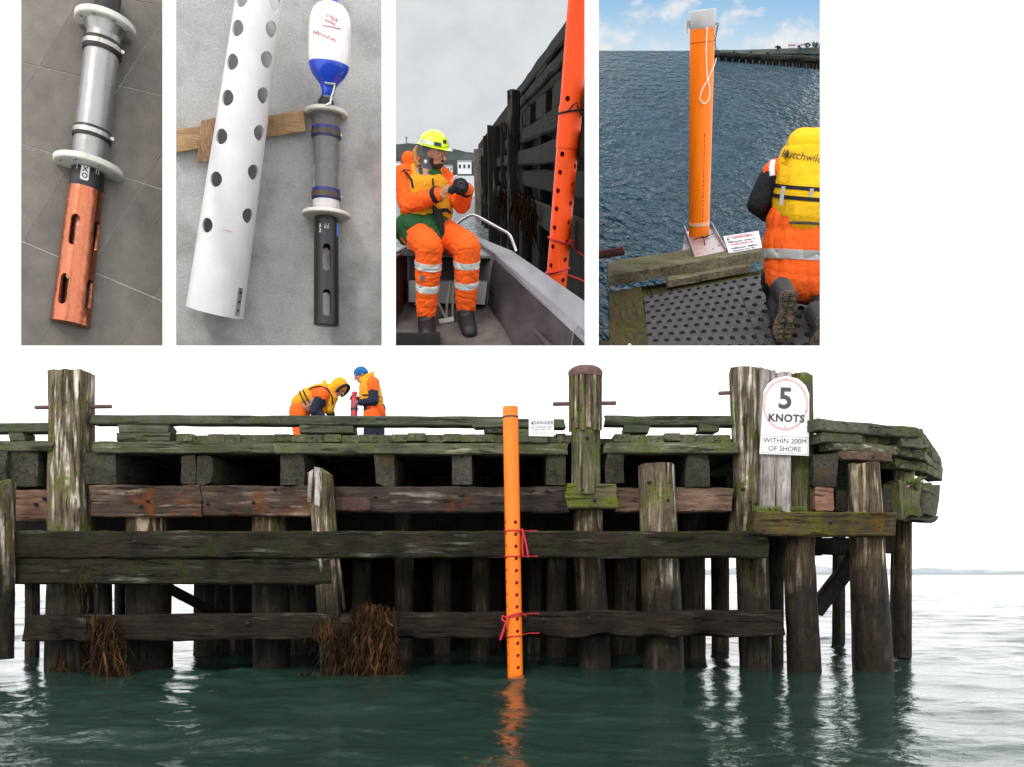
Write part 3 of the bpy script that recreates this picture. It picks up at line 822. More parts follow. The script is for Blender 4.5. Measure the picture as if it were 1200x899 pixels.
def main_pipe():
    a = at(604.5, 830, 10.80); b = at(598, 477, 10.80)
    d = (b - a).normalized(); L = (b - a).length; r = 0.097; ri = 0.082
    T = W.thing('gauge_pipe', 'tall orange perforated pipe strapped upright to the front of the pier', 'pipe', tuple(a))
    mb = MB().lathe(a, b, [(0, ri), (0, r), (L, r), (L, ri)], 40, False, True)
    cut = MB()
    s, u = frame(d)
    for k in range(14):
        y = 612.5 + k * 14.1
        for ang in (-65, 25, 115, 205):
            c = at(598 + (y - 477) / 353 * 6.5, y, 10.80)
            o = V(math.sin(R(ang)), -math.cos(R(ang)), 0)
            cut.cyl(c + o * 0.04, c + o * 0.16, 0.024, n=12)
    me = boolean_cut(mesh_from(mb, 'pipe', a), mesh_from(cut, 'c', a), 'pipe')
    W.part('pipe', me, ORANGE, T)
    W.part('collar', MB().lathe(a + d * (L - 0.14), b, [(0, r + 0.001), (0, r + 0.006), (0.02, r + 0.006), (0.02, r + 0.001)], 40, False, True), plain('dark_clip', (0.03, 0.03, 0.03), 0.6), T)
    def lash(y, tilt=0.0, tails=()):
        c = at(598 + (y - 477) / 353 * 6.5, y, 10.80)
        path = [c + V(math.cos(t) * 0.108, math.sin(t) * 0.108, math.cos(t) * tilt) for t in [2 * math.pi * i / 20 for i in range(20)]]
        T2 = W.thing('red_lashing', 'red rope %s' % {622: 'tied round the orange pipe at the top beam with a hanging tail', 652: 'around the orange pipe at the lower edge of the long waling', 722: 'tied with a bow round the orange pipe at the lowest beam', 745: 'around the orange pipe below the bow on the lowest beam'}[y], 'rope', tuple(c), 'red ropes lashing the orange pipe')
        W.part('loop', MB().tube(path, 0.008, 6, False, True), ROPE_RED, T2)
        back = [c + V(0.09, 0.05, tilt), c + V(0.2, 0.18, tilt * 2), c + V(0.32, 0.16, tilt * 2)]
        W.part('end', MB().tube(back, 0.007, 6), ROPE_RED, T2)
        for tl in tails:
            W.part('tail', MB().tube([at(px, py, Y) for (px, py, Y) in tl], 0.013, 6), ROPE_RED, T2)
    lash(622, 0.004, [[(608, 623, 10.72), (612, 620, 10.7), (614, 628, 10.7), (617, 640, 10.72), (619, 653, 10.74)], [(609, 624, 10.72), (613, 622, 10.7), (612, 640, 10.72), (613, 652, 10.74)]])
    lash(652, 0.002)
    lash(722, 0.012, [[(594, 724, 10.72), (589, 722, 10.69), (588, 726, 10.69), (593, 730, 10.68), (590, 738, 10.69), (586, 750, 10.72)], [(595, 724, 10.7), (591, 735, 10.68), (587, 749, 10.7)], [(596, 722, 10.7), (610, 718, 10.7), (616, 722, 10.8)]])
    lash(745, 0.01)
main_pipe()

# ------------------------------------------------------------------ signs on the pier
WHITE_P = plain('white_sign_paint', (0.74, 0.74, 0.75), 0.45, var=0.05, vs=5)
INK = plain('grey_lettering', (0.045, 0.045, 0.05), 0.6)
PINK = plain('faded_red_paint', (0.62, 0.40, 0.39), 0.6, var=0.12, vs=14)
GREYL = plain('thin_grey_lines', (0.35, 0.35, 0.36), 0.6)
RED_INK = plain('red_lettering', (0.5, 0.03, 0.035), 0.6)
def speed_sign():
    Y = 11.22; s = Y / 1000
    c = at(920, 487, Y)
    T = W.thing('speed_sign', 'white 5 knots speed limit board with faded round border on pier post', 'sign', tuple(c))
    ang = R(2.2); X = V(math.cos(ang), 0, -math.sin(ang)); Z = V(math.sin(ang), 0, math.cos(ang)); N = V(0, -1, 0)
    def q(px, py, o=0.0): return c + X * (px * s) + Z * (-py * s) + N * o
    panel = [(-26, -27), (-22, -36), (-14, -43), (0, -46.5), (14, -43.5), (23, -36), (27.5, -26), (29.5, 46), (-28, 46)]
    W.part('panel', MB().slab([q(x, y) for x, y in panel], 0.02, N), WHITE_P, T)
    ring = []
    def annulus(r0, r1, mat, name, off=0.004):
        mb = MB(); n = 56; vs = []; fs = []
        for i in range(n):
            a = 2 * math.pi * i / n
            vs += [q(r0 * math.cos(a), -13 + 1.14 * r0 * math.sin(a), off), q(r1 * math.cos(a), -13 + 1.14 * r1 * math.sin(a), off)]
        for i in range(n):
            j = (i + 1) % n
            fs.append((2 * i, 2 * i + 1, 2 * j + 1, 2 * j))
        W.part(name, mb.add(vs, fs), mat, T)
    annulus(24.6, 26.9, PINK, 'round_border')
    annulus(24.2, 24.5, GREYL, 'border_line')
    M = lambda x, y: plane_matrix(q(x, y, 0.005), X, Z)
    place_text(W, T, '5', 34 * s, M(-0.5, -19), INK, bold=0.010)
    place_text(W, T, 'KNOTS', 12.2 * s, M(1.5, 3.5), INK, bold=0.005, spacing=1.08)
    place_text(W, T, 'WITHIN 200M', 8.2 * s, M(1.0, 30), INK)
    place_text(W, T, 'OF SHORE', 8.3 * s, M(1.0, 39.2), INK)
    for (x0, y0, x1, y1) in ((-26, 24.4, 28, 25), (-26, 44.0, 28, 44.6), (-26.2, 24.4, -25.6, 44.6), (27.6, 24.4, 28.2, 44.6)):
        W.part('border_line', MB().slab([q(x0, y1, 0.004), q(x1, y1, 0.004), q(x1, y0, 0.004), q(x0, y0, 0.004)], 0.002, N), GREYL, T)
    for (x, y) in ((-24, -10), (24.5, -6), (0, 13), (0, -43), (-20, 6), (20, 4)):
        W.part('screw', MB().lathe(q(x, y, -0.002), q(x, y, 1), [(0, 0.008), (0.008, 0.007), (0.01, 0.003)], 8), RUSTD, T)
speed_sign()
def danger_sign():
    Y = 11.28; s = Y / 1000; c = at(634.3, 501, Y)
    T = W.thing('danger_sign', 'small white danger notice fixed to the kerb rail beside the orange pipe', 'sign', tuple(c))
    q = lambda x, y, o=0.0: c + V(x * s, -o, -y * s)
    N = V(0, -1, 0)
    W.part('panel', MB().slab([q(-14.6, 10), q(14.8, 10.6), q(14.6, -10), q(-14.6, -10)], 0.012, N), WHITE_P, T)
    M = lambda x, y: plane_matrix(q(x, y, 0.004), (1, 0, 0), (0, 0, 1))
    DG = plain('faded_lettering', (0.16, 0.15, 0.155), 0.6)
    place_text(W, T, 'DANGER', 5.6 * s, M(2, -5.4), DG, bold=0.0018, spacing=1.15)
    small_print(W, T, M(0, -0.8), 25 * s, 1.7 * s, DG, 1)
    place_text(W, T, 'PLEASE KEEP OFF', 3.0 * s, M(0, 2.4), DG)
    small_print(W, T, M(0.5, 5.2), 23 * s, 1.2 * s, GREYL, 2); small_print(W, T, M(-2, 7.4), 16 * s, 1.2 * s, GREYL, 3)
    W.part('hazard_mark', MB().slab([q(-12.4, -3.6, .004), q(-9, -3.6, .004), q(-10.7, -7.2, .004)], 0.002, N), DG, T)
danger_sign()

# ------------------------------------------------------------------ white display wall standing at the back of the deck
YB = 17.0
def display_wall():
    t = NT('white_wall_paint'); c = t.coord()
    t.base(t.ramp(t.noise(c, 1.5, 3), [(0.3, (0.92, 0.92, 0.92)), (0.7, (0.95, 0.95, 0.95))])); t.set(rough=0.6)
    T = W.thing('display_wall', 'tall white display wall with four picture openings standing behind the pier deck', 'display wall', tuple(at(490, 420, YB)))
    def rect(name, x0, x1, y0, y1, d=0.03, Y=YB):
        a, b = at(x0, y1, Y), at(x1, y0, Y)
        W.part(name, MB().box(a.x, b.x, Y, Y + d, a.z, b.z), t.m, T)
    TOP = -170
    for (x0, x1) in ((9, 24), (190.6, 205.8), (447.4, 463.6), (685.4, 701.4), (961.4, 1046)):
        rect('stile', x0, x1, TOP + 16, 405)
    rect('bottom_rail', 9, 1046, 405.1, 437)
    rect('top_rail', 9, 1046, TOP, TOP + 15.9)
    for x in (84, 686, 873, 925):
        rect('support_post', x - 4, x + 4, 437.1, 673 - (ZD + 0.1 - EYE) * 1000 / (YB + 0.04), 0.12, YB + 0.04)
display_wall()
# ------------------------------------------------------------------ picture 1: copper-guarded sensor on grey floor tiles
def on_plane(S, px, py, pt, n):
    c = S.M.inverted() @ S.C
    q = S.p(px, py, 0.0); r = q - c
    return c + r * ((pt - c).dot(n) / r.dot(n))
def line_x(l1, l2):
    (x1, y1), (x2, y2) = l1; (x3, y3), (x4, y4) = l2
    d = (x1 - x2) * (y3 - y4) - (y1 - y2) * (x3 - x4)
    a = x1 * y2 - y1 * x2; b = x3 * y4 - y3 * x4
    return ((a * (x3 - x4) - (x1 - x2) * b) / d, (a * (y3 - y4) - (y1 - y2) * b) / d)
def clip_poly(poly, x0, x1, y0, y1):
    for ax, lim, sg in ((0, x0, 1), (0, x1, -1), (1, y0, 1), (1, y1, -1)):
        out = []
        for i in range(len(poly)):
            a, b = poly[i - 1], poly[i]
            ia, ib = (a[ax] - lim) * sg >= 0, (b[ax] - lim) * sg >= 0
            if ia != ib:
                t = (lim - a[ax]) / (b[ax] - a[ax]); out.append((a[0] + (b[0] - a[0]) * t, a[1] + (b[1] - a[1]) * t))
            if ib: out.append(b)
        poly = out
        if not poly: return []
    return poly

STEEL = plain('dull_grey_tube', (0.34, 0.34, 0.335), 0.3, 0.7, var=0.10, vs=0.03, bump=0.1, bs=1.0, bd=0.2)
NYLON = plain('white_nylon', (0.62, 0.60, 0.55), 0.5, var=0.1, vs=0.2)
RUBBER = plain('black_rubber', (0.012, 0.012, 0.013), 0.5, var=0.3, vs=0.3)
BLACKP = plain('black_plastic', (0.014, 0.015, 0.018), 0.4, var=0.2, vs=0.2)
def scratch_metal(name, col, rough=0.28, lowk=0.5, bmp=0.10):
    t = NT(name); c = t.coord(scale=(0.25, 0.25, 0.05))
    n = t.noise(c, 1, 6, 0.7)
    t.base(t.ramp(n, [(0.25, [x * lowk for x in col]), (0.5, col), (0.8, [min(1, x * 1.15) for x in col])]))
    t.set(rough=t.ramp(n, [(0.3, rough + 0.2), (0.7, rough)]), metal=0.95)
    t.bump(t.noise(t.coord(scale=(0.05,) * 3), 1, 2), bmp, 1.0)
    return t.m
COPPER = scratch_metal('scuffed_copper', (0.50, 0.165, 0.088), 0.15, 0.8, 0.05)
CLAMP = scratch_metal('clamp_steel', (0.5, 0.48, 0.45), 0.3)
S1 = DisplaySet(107, 200, 19.0)
def picture_one():
    S = S1
    tilt = R(19)
    n = V(0, -math.cos(tilt), math.sin(tilt))          # floor normal, top of the floor further off
    pt = S.p(107, 200, 46)
    F = lambda x, y, h=0.0: on_plane(S, x, y, pt + n * h, n)
    # grout bed, then tiles standing proud of it
    grout = plain('tile_grout', (0.42, 0.40, 0.36), 0.9, var=0.2, vs=0.3)
    S.solo('floor_bed', MB().slab([F(16, 414, -1.0), F(197, 414, -1.0), F(197, -60, -1.0), F(16, -60, -1.0)], 8, n), grout, None, None, base=tuple(F(107, 200, -1.0)), kind='structure')
    floor = [o for o in bpy.data.objects if o.name.startswith('floor_bed')][0]
    t = NT('grey_floor_tile'); c = t.coord(scale=(0.03,) * 3)
    a = t.noise(c, 1.0, 6, 0.65); oi = t.new('ShaderNodeObjectInfo')
    col = t.ramp(a, [(0.3, (0.115, 0.098, 0.082)), (0.7, (0.185, 0.162, 0.138))])
    hv = t.new('ShaderNodeHueSaturation'); t.link(col, hv.inputs['Color']); t.link(t.math('ADD', t.math('MULTIPLY', oi.outputs['Random'], 0.25), 0.87), hv.inputs['Value'])
    t.base(hv.outputs[0]); t.set(rough=0.2)
    t.bump(t.noise(t.coord(scale=(0.5,) * 3), 1.0, 4, 0.6), 0.18, 0.6)
    H = [((25, -118), (191, -95)), ((25, -22), (191, 6)), ((25, 73), (191, 112)), ((25, 168), (191, 222)), ((25, 282), (191, 353)), ((25, 415), (191, 505)), ((25, 560), (191, 660))]
    Vv = [((-36 + 0.60 * 215 - 212, 0), (-36 - 212, 215)), ((-36 + 0.60 * 215 - 106, 0), (-36 - 106, 215)), ((-36 + 0.60 * 215, 0), (-36, 215)), ((70 + 0.62 * 215, 0), (70, 215)), ((168 + 0.645 * 215, 0), (168, 215)), ((268 + 0.66 * 215, 0), (268, 215)), ((368 + 0.67 * 215, 0), (368, 215)), ((470 + 0.68 * 215, 0), (470, 215))]
    for j in range(len(H) - 1):
        for i in range(len(Vv) - 1):
            q = [line_x(H[j], Vv[i]), line_x(H[j], Vv[i + 1]), line_x(H[j + 1], Vv[i + 1]), line_x(H[j + 1], Vv[i])]
            cx = sum(p[0] for p in q) / 4; cy = sum(p[1] for p in q) / 4
            q = [(cx + (x - cx) * 0.986, cy + (y - cy) * 0.984) for x, y in q]
            q = clip_poly(q, 17, 196, -55, 412)
            if len(q) < 3: continue
            S.part('tile', MB().slab([F(x, y, 0.0) for x, y in q][::-1], 1.2, n), t.m, floor)
    # the instrument, lying on the floor, foot nearer
    T = S.thing('copper_sensor', 'metal sensor tube with copper slotted guard lying on grey floor tiles', 'sensor', tuple(F(82, 380)))
    tl = R(17)
    A0 = S.p(82, 380, -20); 
    up_px = S.p(126.5, 0, -20) - A0
    L = up_px.length
    d = (up_px.normalized() * math.cos(tl) + V(0, 1, 0) * math.sin(tl)).normalized()
    c = S.M.inverted() @ S.C
    def ax(px, py):                                   # point of the axis seen at a pixel row
        q = S.p(px, py, 0); r = (q - c).normalized()
        w = A0 - c; b = r.dot(d); den = 1 - b * b
        s = (b * w.dot(r) - w.dot(d)) / den
        return s
    s = lambda py: ax(126.5 - (126.5 - 82) * py / 380, py)
    KR = 0.82
    def ring(name, mat, prof, parent=T, nn=48): return S.part(name, MB().lathe(A0, A0 + d, [(s(y), r * KR) for y, r in prof], nn), mat, parent)
    gs = s(223)
    # copper guard with slots
    guard = MB().lathe(A0, A0 + d, [(0, 21.5 * KR), (0, 26.2 * KR), (gs * 0.02, 26.5 * KR), (gs, 23.6 * KR), (gs, 20 * KR)], 64, False, True)
    cut = MB(); side, upv = frame(d)
    toC = (c - A0); toC = (toC - d * toC.dot(d)).normalized(); lat = d.cross(toC)
    if lat.x < 0: lat = -lat
    for t0, ang in ((s(276), -22), (s(276), 58), (s(345), -32), (s(345), 52), (s(276), 150), (s(345), 150)):
        o = (toC * math.cos(R(ang)) + lat * math.sin(R(ang)))
        p0 = A0 + d * (t0 - 12) ; p1 = A0 + d * (t0 + 14)
        w = d.cross(o).normalized(); r = 5.2
        prof = []
        for k in range(9): a = R(180 + k * 22.5); prof.append(p0 + w * math.cos(a) * r + d * math.sin(a) * r)
        for k in range(9): a = R(k * 22.5); prof.append(p1 + w * math.cos(a) * r + d * math.sin(a) * r)
        cut.loft([[q + o * 12 for q in prof], [q + o * 34 for q in prof]])
    base = Vector(T['_b'])
    me = boolean_cut(mesh_from(guard, 'copper_guard', base), mesh_from(cut, 'c', base), 'copper_guard')
    S.part('copper_guard', me, COPPER, T)
    S.part('end_plate', MB().lathe(A0, A0 + d, [(-0.6, 8), (-0.8, 24 * KR), (0, 26.8 * KR), (2.4, 26.8 * KR), (2.6, 22 * KR)], 48), COPPER, T)
    S.part('probe', MB().lathe(A0, A0 + d, [(4, 11), (s(270), 12.5), (gs, 13.5)], 32), scratch_metal('probe_copper', (0.45, 0.2, 0.13), 0.35), T)
    pr = A0 + d * s(327) + toC * 13 + lat * -7.5
    S.part('probe_tip', MB().ell(pr, (3.0, 3.0, 4.5)), plain('yellow_probe', (0.7, 0.55, 0.12), 0.5), T)
    sb = ring('sensor_body', BLACKP, [(224.5, 21.5), (223, 22.6), (214, 22.8), (204, 22.8), (201, 22)])
    pc = A0 + d * s(209) + toC * 19.2 + lat * -3
    bx_ = lambda x, y: pc + lat * x + d * y
    S.part('badge', MB().slab([bx_(*v) for v in ((-4.6, -6.5), (-3, -8.5), (3, -8.5), (4.6, -6.5), (4.4, 8), (-4.4, 8))], 0.8, toC), plain('white_print', (0.75, 0.75, 0.75), 0.5), T)
    place_text(S, T, 'X', 9, plane_matrix(bx_(0, 4.0) + toC * 0.4, lat, d), BLACKP, bold=0.1)
    place_text(S, T, 'O', 8, plane_matrix(bx_(0, -3.6) + toC * 0.4, lat, d), BLACKP, bold=0.15)
    for k, ln in ((-13, 14), (9, 12), (12, 12)):
        o = toC * math.cos(R(k * 3)) + lat * math.sin(R(k * 3))
        S.part('label_line', MB().cyl(A0 + d * s(206) + o * 18.9, A0 + d * (s(206) + 11) + o * 18.9, 0.35, n=6), plain('white_print', (0.75, 0.75, 0.75), 0.5), T)
    def flange(name, y, r, th, rin):
        r *= 0.88; rin *= KR
        fl = S.part(name, MB().lathe(A0, A0 + d, [(s(y) - th / 2, rin), (s(y) - th / 2, r - 1.5), (s(y) - th / 2 + 1.2, r), (s(y) + th / 2 - 1.2, r), (s(y) + th / 2, r - 1.5), (s(y) + th / 2, rin)], 64, False, True), NYLON, T)
        for k in range(8):
            a = k * math.pi / 4 + 0.3
            q = A0 + d * (s(y) - th / 2) + (toC * math.cos(a) + lat * math.sin(a)) * (r - 6)
            S.part('bolt', MB().lathe(q + d * 0.5, q - d, [(0, 1.9), (1.6, 1.9), (1.9, 1.2)], 6), CLAMP, fl)
    flange('lower_flange', 196, 43.5, 7.5, 15)
    ring('steel_tube', STEEL, [(196, 22.5), (184, 23.2), (178, 23.8), (60, 23.6), (48, 23.2), (38, 22.8)])
    for y0, y1 in ((165, 153), (64, 50)):
        cl = ring('clamp', RUBBER, [(y0, 23.6), (y0, 25.6), (y0 - 1.5, 26.2), (y1 + 1.5, 26.2), (y1, 25.6), (y1, 23.6)])
        m = (y0 + y1) / 2
        ring('clamp_band', CLAMP, [(m + 2.6, 25.8), (m + 2.6, 26.8), (m - 2.6, 26.8), (m - 2.6, 25.8)], cl)
        q = A0 + d * s(m) + lat * 21.4 + toC * 5
        S.part('clamp_screw', MB().cyl(q - toC * 5, q + toC * 6, 2.2, n=8), CLAMP, cl)
    ring('neck', STEEL, [(50, 22), (42, 23), (32, 28)])
    flange('upper_flange', 28, 38, 8, 14)
    ring('top_cap', RUBBER, [(24, 20), (13, 20), (11, 17), (-12, 17), (-14, 12)])
picture_one()

# ------------------------------------------------------------------ picture 2: white perforated pipe, float and sensor on concrete
S2 = DisplaySet(327, 200, 19.0)
def picture_two():
    S = S2
    tilt = R(10)
    n = V(0, -math.cos(tilt), math.sin(tilt)); pt = S.p(327, 200, 46)
    F = lambda x, y, h=0.0: on_plane(S, x, y, pt + n * h, n)
    t = NT('concrete_floor'); c = t.coord(scale=(0.02,) * 3)
    a = t.noise(c, 1.0, 6, 0.7); f = t.noise(t.coord(scale=(0.5,) * 3), 1.0, 5, 0.7)
    col = t.mix(0.5, t.ramp(a, [(0.3, (0.34, 0.33, 0.32)), (0.7, (0.55, 0.545, 0.53))]), t.ramp(f, [(0.3, (0.28, 0.275, 0.265)), (0.72, (0.60, 0.59, 0.575))]))
    st = t.ramp(t.noise(c, 0.8, 4, 0.6), [(0.48, 0), (0.68, 0.6)])
    col = t.mix(st, col, (0.20, 0.19, 0.178))
    vo = t.new('ShaderNodeTexVoronoi'); t.link(t.coord(scale=(0.06,) * 3), vo.inputs['Vector']); 
    col = t.mix(t.ramp(vo.outputs['Distance'], [(0.03, 0.7), (0.07, 0)]), col, (0.05, 0.045, 0.04))
    t.base(col); t.set(rough=0.75); t.bump(f, 0.35, 0.8)
    mb = MB(); nx, ny = 40, 60; vs = []; fs = []
    for j in range(ny + 1):
        for i in range(nx + 1):
            q = F(199 + 255 * i / nx, -60 + 475 * j / ny); vs.append(q + n * (noise.noise(q * 0.03) * 1.2 + noise.noise(q * 0.15) * 0.4))
    for j in range(ny):
        for i in range(nx):
            b = j * (nx + 1) + i; fs.append((b, b + 1, b + nx + 2, b + nx + 1))
    mb.add(vs, fs)
    me = mesh_from(mb, 'concrete_floor', F(327, 200))
    o = S.solo('concrete_floor', me, t.m, None, None, base=tuple(F(327, 200)), kind='structure')
    c = S.M.inverted() @ S.C
    # timber offcut under the pipe
    PW = wood('pine_offcut', (0.30, 0.20, 0.12), (0.52, 0.38, 0.26), 'X', k=55, bump=0.3, split=0.1, rust=((0.30, 0.20, 0.13), 0.1))
    PW2 = wood('pine_offcut_brown', (0.16, 0.10, 0.065), (0.33, 0.23, 0.16), 'Z', k=55, bump=0.3, split=0.2)
    def board(name, label, quad, h0, th, mat):
        qs = [F(x, y, h0 + th) for x, y in quad]
        qb = [F(x, y, h0) for x, y in quad]
        mb = MB().add(qs + qb, [(0, 1, 2, 3), (7, 6, 5, 4), (0, 4, 5, 1), (1, 5, 6, 2), (2, 6, 7, 3), (3, 7, 4, 0)])
        me = mesh_from(mb, name, F(*quad[0]), False)
        bm = bmesh.new(); bm.from_mesh(me); bmesh.ops.bevel(bm, geom=bm.edges[:], offset=0.8, segments=1, affect='EDGES'); bm.to_mesh(me); bm.free()
        S.solo(name, me, mat, label, 'timber', base=tuple(F(*quad[0])))
    board('timber_offcut', 'pale sawn timber lying on the concrete beneath the white pipe', [(200, 180), (359, 154), (355.5, 129), (200, 153)], 0.3, 13, PW)
    board('timber_block', 'short brown timber block laid across the pale timber beside the white pipe', [(230.5, 191), (248.5, 190), (253, 138), (236, 141)], 13.6, 8, PW2)
    # white pipe
    PVC = plain('white_pvc', (0.60, 0.59, 0.595), 0.42, var=0.08, vs=0.03)
    T = S.thing('white_pipe', 'long white plastic pipe with two rows of drilled holes on the concrete', 'pipe', tuple(F(252, 365)))
    tp = R(4)
    A0 = S.p(252, 366, -14); u2 = S.p(305.5, -20, -14) - A0
    d = (u2.normalized() * math.cos(tp) + V(0, 1, 0) * math.sin(tp)).normalized(); L = u2.length * 1.02
    toC = c - (A0 + d * L * 0.5); toC = (toC - d * toC.dot(d)).normalized(); lat = d.cross(toC)
    if lat.x < 0: lat = -lat
    def ax(px, py):
        r = (S.p(px, py, 0) - c).normalized(); w = A0 - c; b = r.dot(d)
        return (b * w.dot(r) - w.dot(d)) / (1 - b * b)
    cx = lambda y: 252 + (305.5 - 252) * (366 - y) / 386
    rr = lambda tt: 33.2 - 9.4 * tt / L
    pipe = MB().lathe(A0, A0 + d, [(0, 30.5), (0, 33.2), (L, 23.8), (L, 21.2)], 64, False, True)
    cut = MB()
    for (hx, hy) in ((282.8, 9.6), (277.9, 43.4), (271.9, 82.3), (266.3, 123.5), (259.4, 168), (253, 216.8), (242.8, 270), (320, 1), (315.7, 31.8), (310.6, 67.4), (306.6, 108.4), (302.4, 151.3), (296, 197), (290, 247.4)):
        tt = ax(cx(hy), hy); r = rr(tt)
        sn = max(-0.9, min(0.9, (hx - cx(hy)) / r)); a = math.asin(sn) * 0.97
        o = toC * math.cos(a) + lat * math.sin(a); q = A0 + d * tt
        cut.cyl(q + o * 8, q + o * (r + 10), 8.2, n=24)
    base = Vector(T['_b'])
    me = boolean_cut(mesh_from(pipe, 'pipe', base), mesh_from(cut, 'c', base), 'pipe')
    S.part('pipe', me, PVC, T)
    q0 = A0 + d * 4; o = (toC * math.cos(R(48)) + lat * math.sin(R(48))); w = d.cross(o).normalized()
    S.part('metal_strip', MB().slab([q0 + o * 34 - w * 3.5, q0 + o * 34 + w * 3.5, q0 + d * 32 + o * 33.2 + w * 3.5, q0 + d * 32 + o * 33.2 - w * 3.5], 1.4, o), CLAMP, T)
    for k in (6, 16, 27):
        q = q0 + d * k + o * 33.6; S.part('rivet', MB().ell(q, (1.6, 1.6, 1.6), n=8, m=6), RUBBER, T)
    q = A0 + d * ax(cx(270), 270) + toC * 31.6
    S.part('pencil_mark', MB().tube([q - lat * 4, q + lat * 1, q + lat * 6 + d * 0.5], 0.28, 5), plain('red_pencil', (0.65, 0.22, 0.22), 0.8), T)
    # float
    BW = plain('white_float_vinyl', (0.80, 0.79, 0.78), 0.22, var=0.04, vs=0.1, coat=0.3)
    BB = plain('blue_float_vinyl', (0.015, 0.06, 0.52), 0.22, var=0.08, vs=0.1, coat=0.3)
    RP = plain('red_marker', (0.6, 0.07, 0.08), 0.6)
    T = S.thing('float_buoy', 'white fender float with a blue end and red handwriting on the concrete', 'float', tuple(F(386, 90)))
    tf = R(7)
    B0 = S.p(384.5, 108, -2); ub = (S.p(388.5, 0, -2) - B0); Lb = ub.length
    db = (ub.normalized() * math.cos(tf) + V(0, 1, 0) * math.sin(tf)).normalized()
    sc = Lb / 108
    S.part('float_body', MB().lathe(B0, B0 + db, [(t_ * sc, r_) for t_, r_ in ((28, 21.3), (34, 22.6), (45, 23.4), (60, 23.6), (78, 23.3), (90, 22), (98, 19.5), (104, 15), (107, 9), (108.5, 7))], 48), BW, T)
    S.part('float_end', MB().lathe(B0, B0 + db, [(t_ * sc, r_) for t_, r_ in ((-5, 5.5), (-3, 7), (2, 7.6), (8, 9.5), (14, 14), (20, 18.4), (26, 21.2), (30, 22.4), (33, 22.9), (34, 22.4))], 48), BB, T)
    S.part('float_cap', MB().lathe(B0, B0 + db, [(107 * sc, 8), (112 * sc, 7.6), (120 * sc, 6), (124 * sc, 3)], 24), BB, T)
    tb = c - (B0 + db * 55 * sc); tb = (tb - db * tb.dot(db)).normalized(); lb = db.cross(tb)
    if lb.x < 0: lb = -lb
    def onf(x, y, r=23.9):                                      # handwriting on the curved side
        a = x / 23.6; return B0 + db * (y * sc) + tb * math.cos(a) * r + lb * math.sin(a) * r
    rng = random.Random(8)
    def scribble(x0, x1, y, slope, hgt, nn):
        path = []
        for i in range(nn):
            u = i / (nn - 1); path.append(onf(x0 + (x1 - x0) * u + rng.uniform(-.5, .5), y + slope * u + (hgt / 2 if i % 2 else -hgt / 2) * rng.uniform(0.4, 1)))
        S.part('handwriting', MB().tube(path, 0.42, 5), RP, T)
    scribble(-4, 8, 86, -6, 7, 12); scribble(-6, 5, 79, -3, 4, 11); scribble(-8, 12, 72, 0, 1.2, 9); scribble(-20, -9, 65, -3, 6, 10); scribble(-8, 6, 61, -4, 6, 11)
    # shackle
    G = plain('shackle_steel', (0.5, 0.5, 0.48), 0.35, 0.9, var=0.1, vs=0.2)
    sp = B0 + tb * 9
    pth = [sp + lb * 3 + db * 8, sp + lb * 7 + db * 6 , sp + lb * 6 + db * 0, sp + lb * 4 - db * 6, sp + lb * 3 - db * 13, sp - lb * 1 - db * 15]
    ST = S.thing('shackle', 'small steel shackle joining the white float to the sensor below', 'shackle', tuple(B0))
    S.part('bow', MB().tube(pth, 1.3, 8), G, ST)
    S.part('pin', MB().cyl(sp - lb * 4 + db * 7, sp + lb * 8 + db * 7, 1.6, n=8), G, ST)
    # sensor with clear tube
    T = S.thing('clear_tube_sensor', 'sensor with clear tube, two white flanges and black slotted guard on concrete', 'sensor', tuple(F(383, 383)))
    ts = R(15)
    A0 = S.p(382.5, 381, -16); u3 = S.p(385.5, 118, -16) - A0
    d = (u3.normalized() * math.cos(ts) + V(0, 1, 0) * math.sin(ts)).normalized()
    toC = c - (A0 + d * 120); toC = (toC - d * toC.dot(d)).normalized(); lat = d.cross(toC)
    if lat.x < 0: lat = -lat
    def s(py):
        r = (S.p(382.5 + 3 * (381 - py) / 263, py, 0) - c).normalized(); w = A0 - c; b = r.dot(d)
        return (b * w.dot(r) - w.dot(d)) / (1 - b * b)
    ring = lambda name, mat, prof, parent=T, caps=True: S.part(name, MB().lathe(A0, A0 + d, [(s(y), r) for y, r in prof], 44, caps), mat, parent)
    guard = MB().lathe(A0, A0 + d, [(0, 12), (0, 15.6), (s(278), 14.9), (s(278), 11.5)], 48, False, True)
    cut = MB()
    for y, a in ((304, 2), (356.5, 2), (304, 182), (356.5, 182)):
        o = toC * math.cos(R(a)) + lat * math.sin(R(a)); w = d.cross(o).normalized(); r = 4.6
        p0 = A0 + d * (s(y) - 11.5); p1 = A0 + d * (s(y) + 11.5); prof = []
        for k in range(9): q = R(180 + k * 22.5); prof.append(p0 + w * math.cos(q) * r + d * math.sin(q) * r)
        for k in range(9): q = R(k * 22.5); prof.append(p1 + w * math.cos(q) * r + d * math.sin(q) * r)
        cut.loft([[q + o * 6 for q in prof], [q + o * 22 for q in prof]])
    base = Vector(T['_b'])
    S.part('black_guard', boolean_cut(mesh_from(guard, 'black_guard', base), mesh_from(cut, 'c', base), 'black_guard'), BLACKP, T)
    S.part('end_plate', MB().lathe(A0, A0 + d, [(-0.5, 4), (-0.7, 14.5), (0, 15.7), (1.5, 15.7), (1.6, 12)], 44), BLACKP, T)
    ring('sensor_body', BLACKP, [(279, 13), (278, 14.4), (262, 14.4), (256, 14)])
    WP = plain('white_print', (0.7, 0.7, 0.7), 0.5)
    M = plane_matrix(A0 + d * s(268) + toC * 14.9 - lat * 7.5, -d, lat)
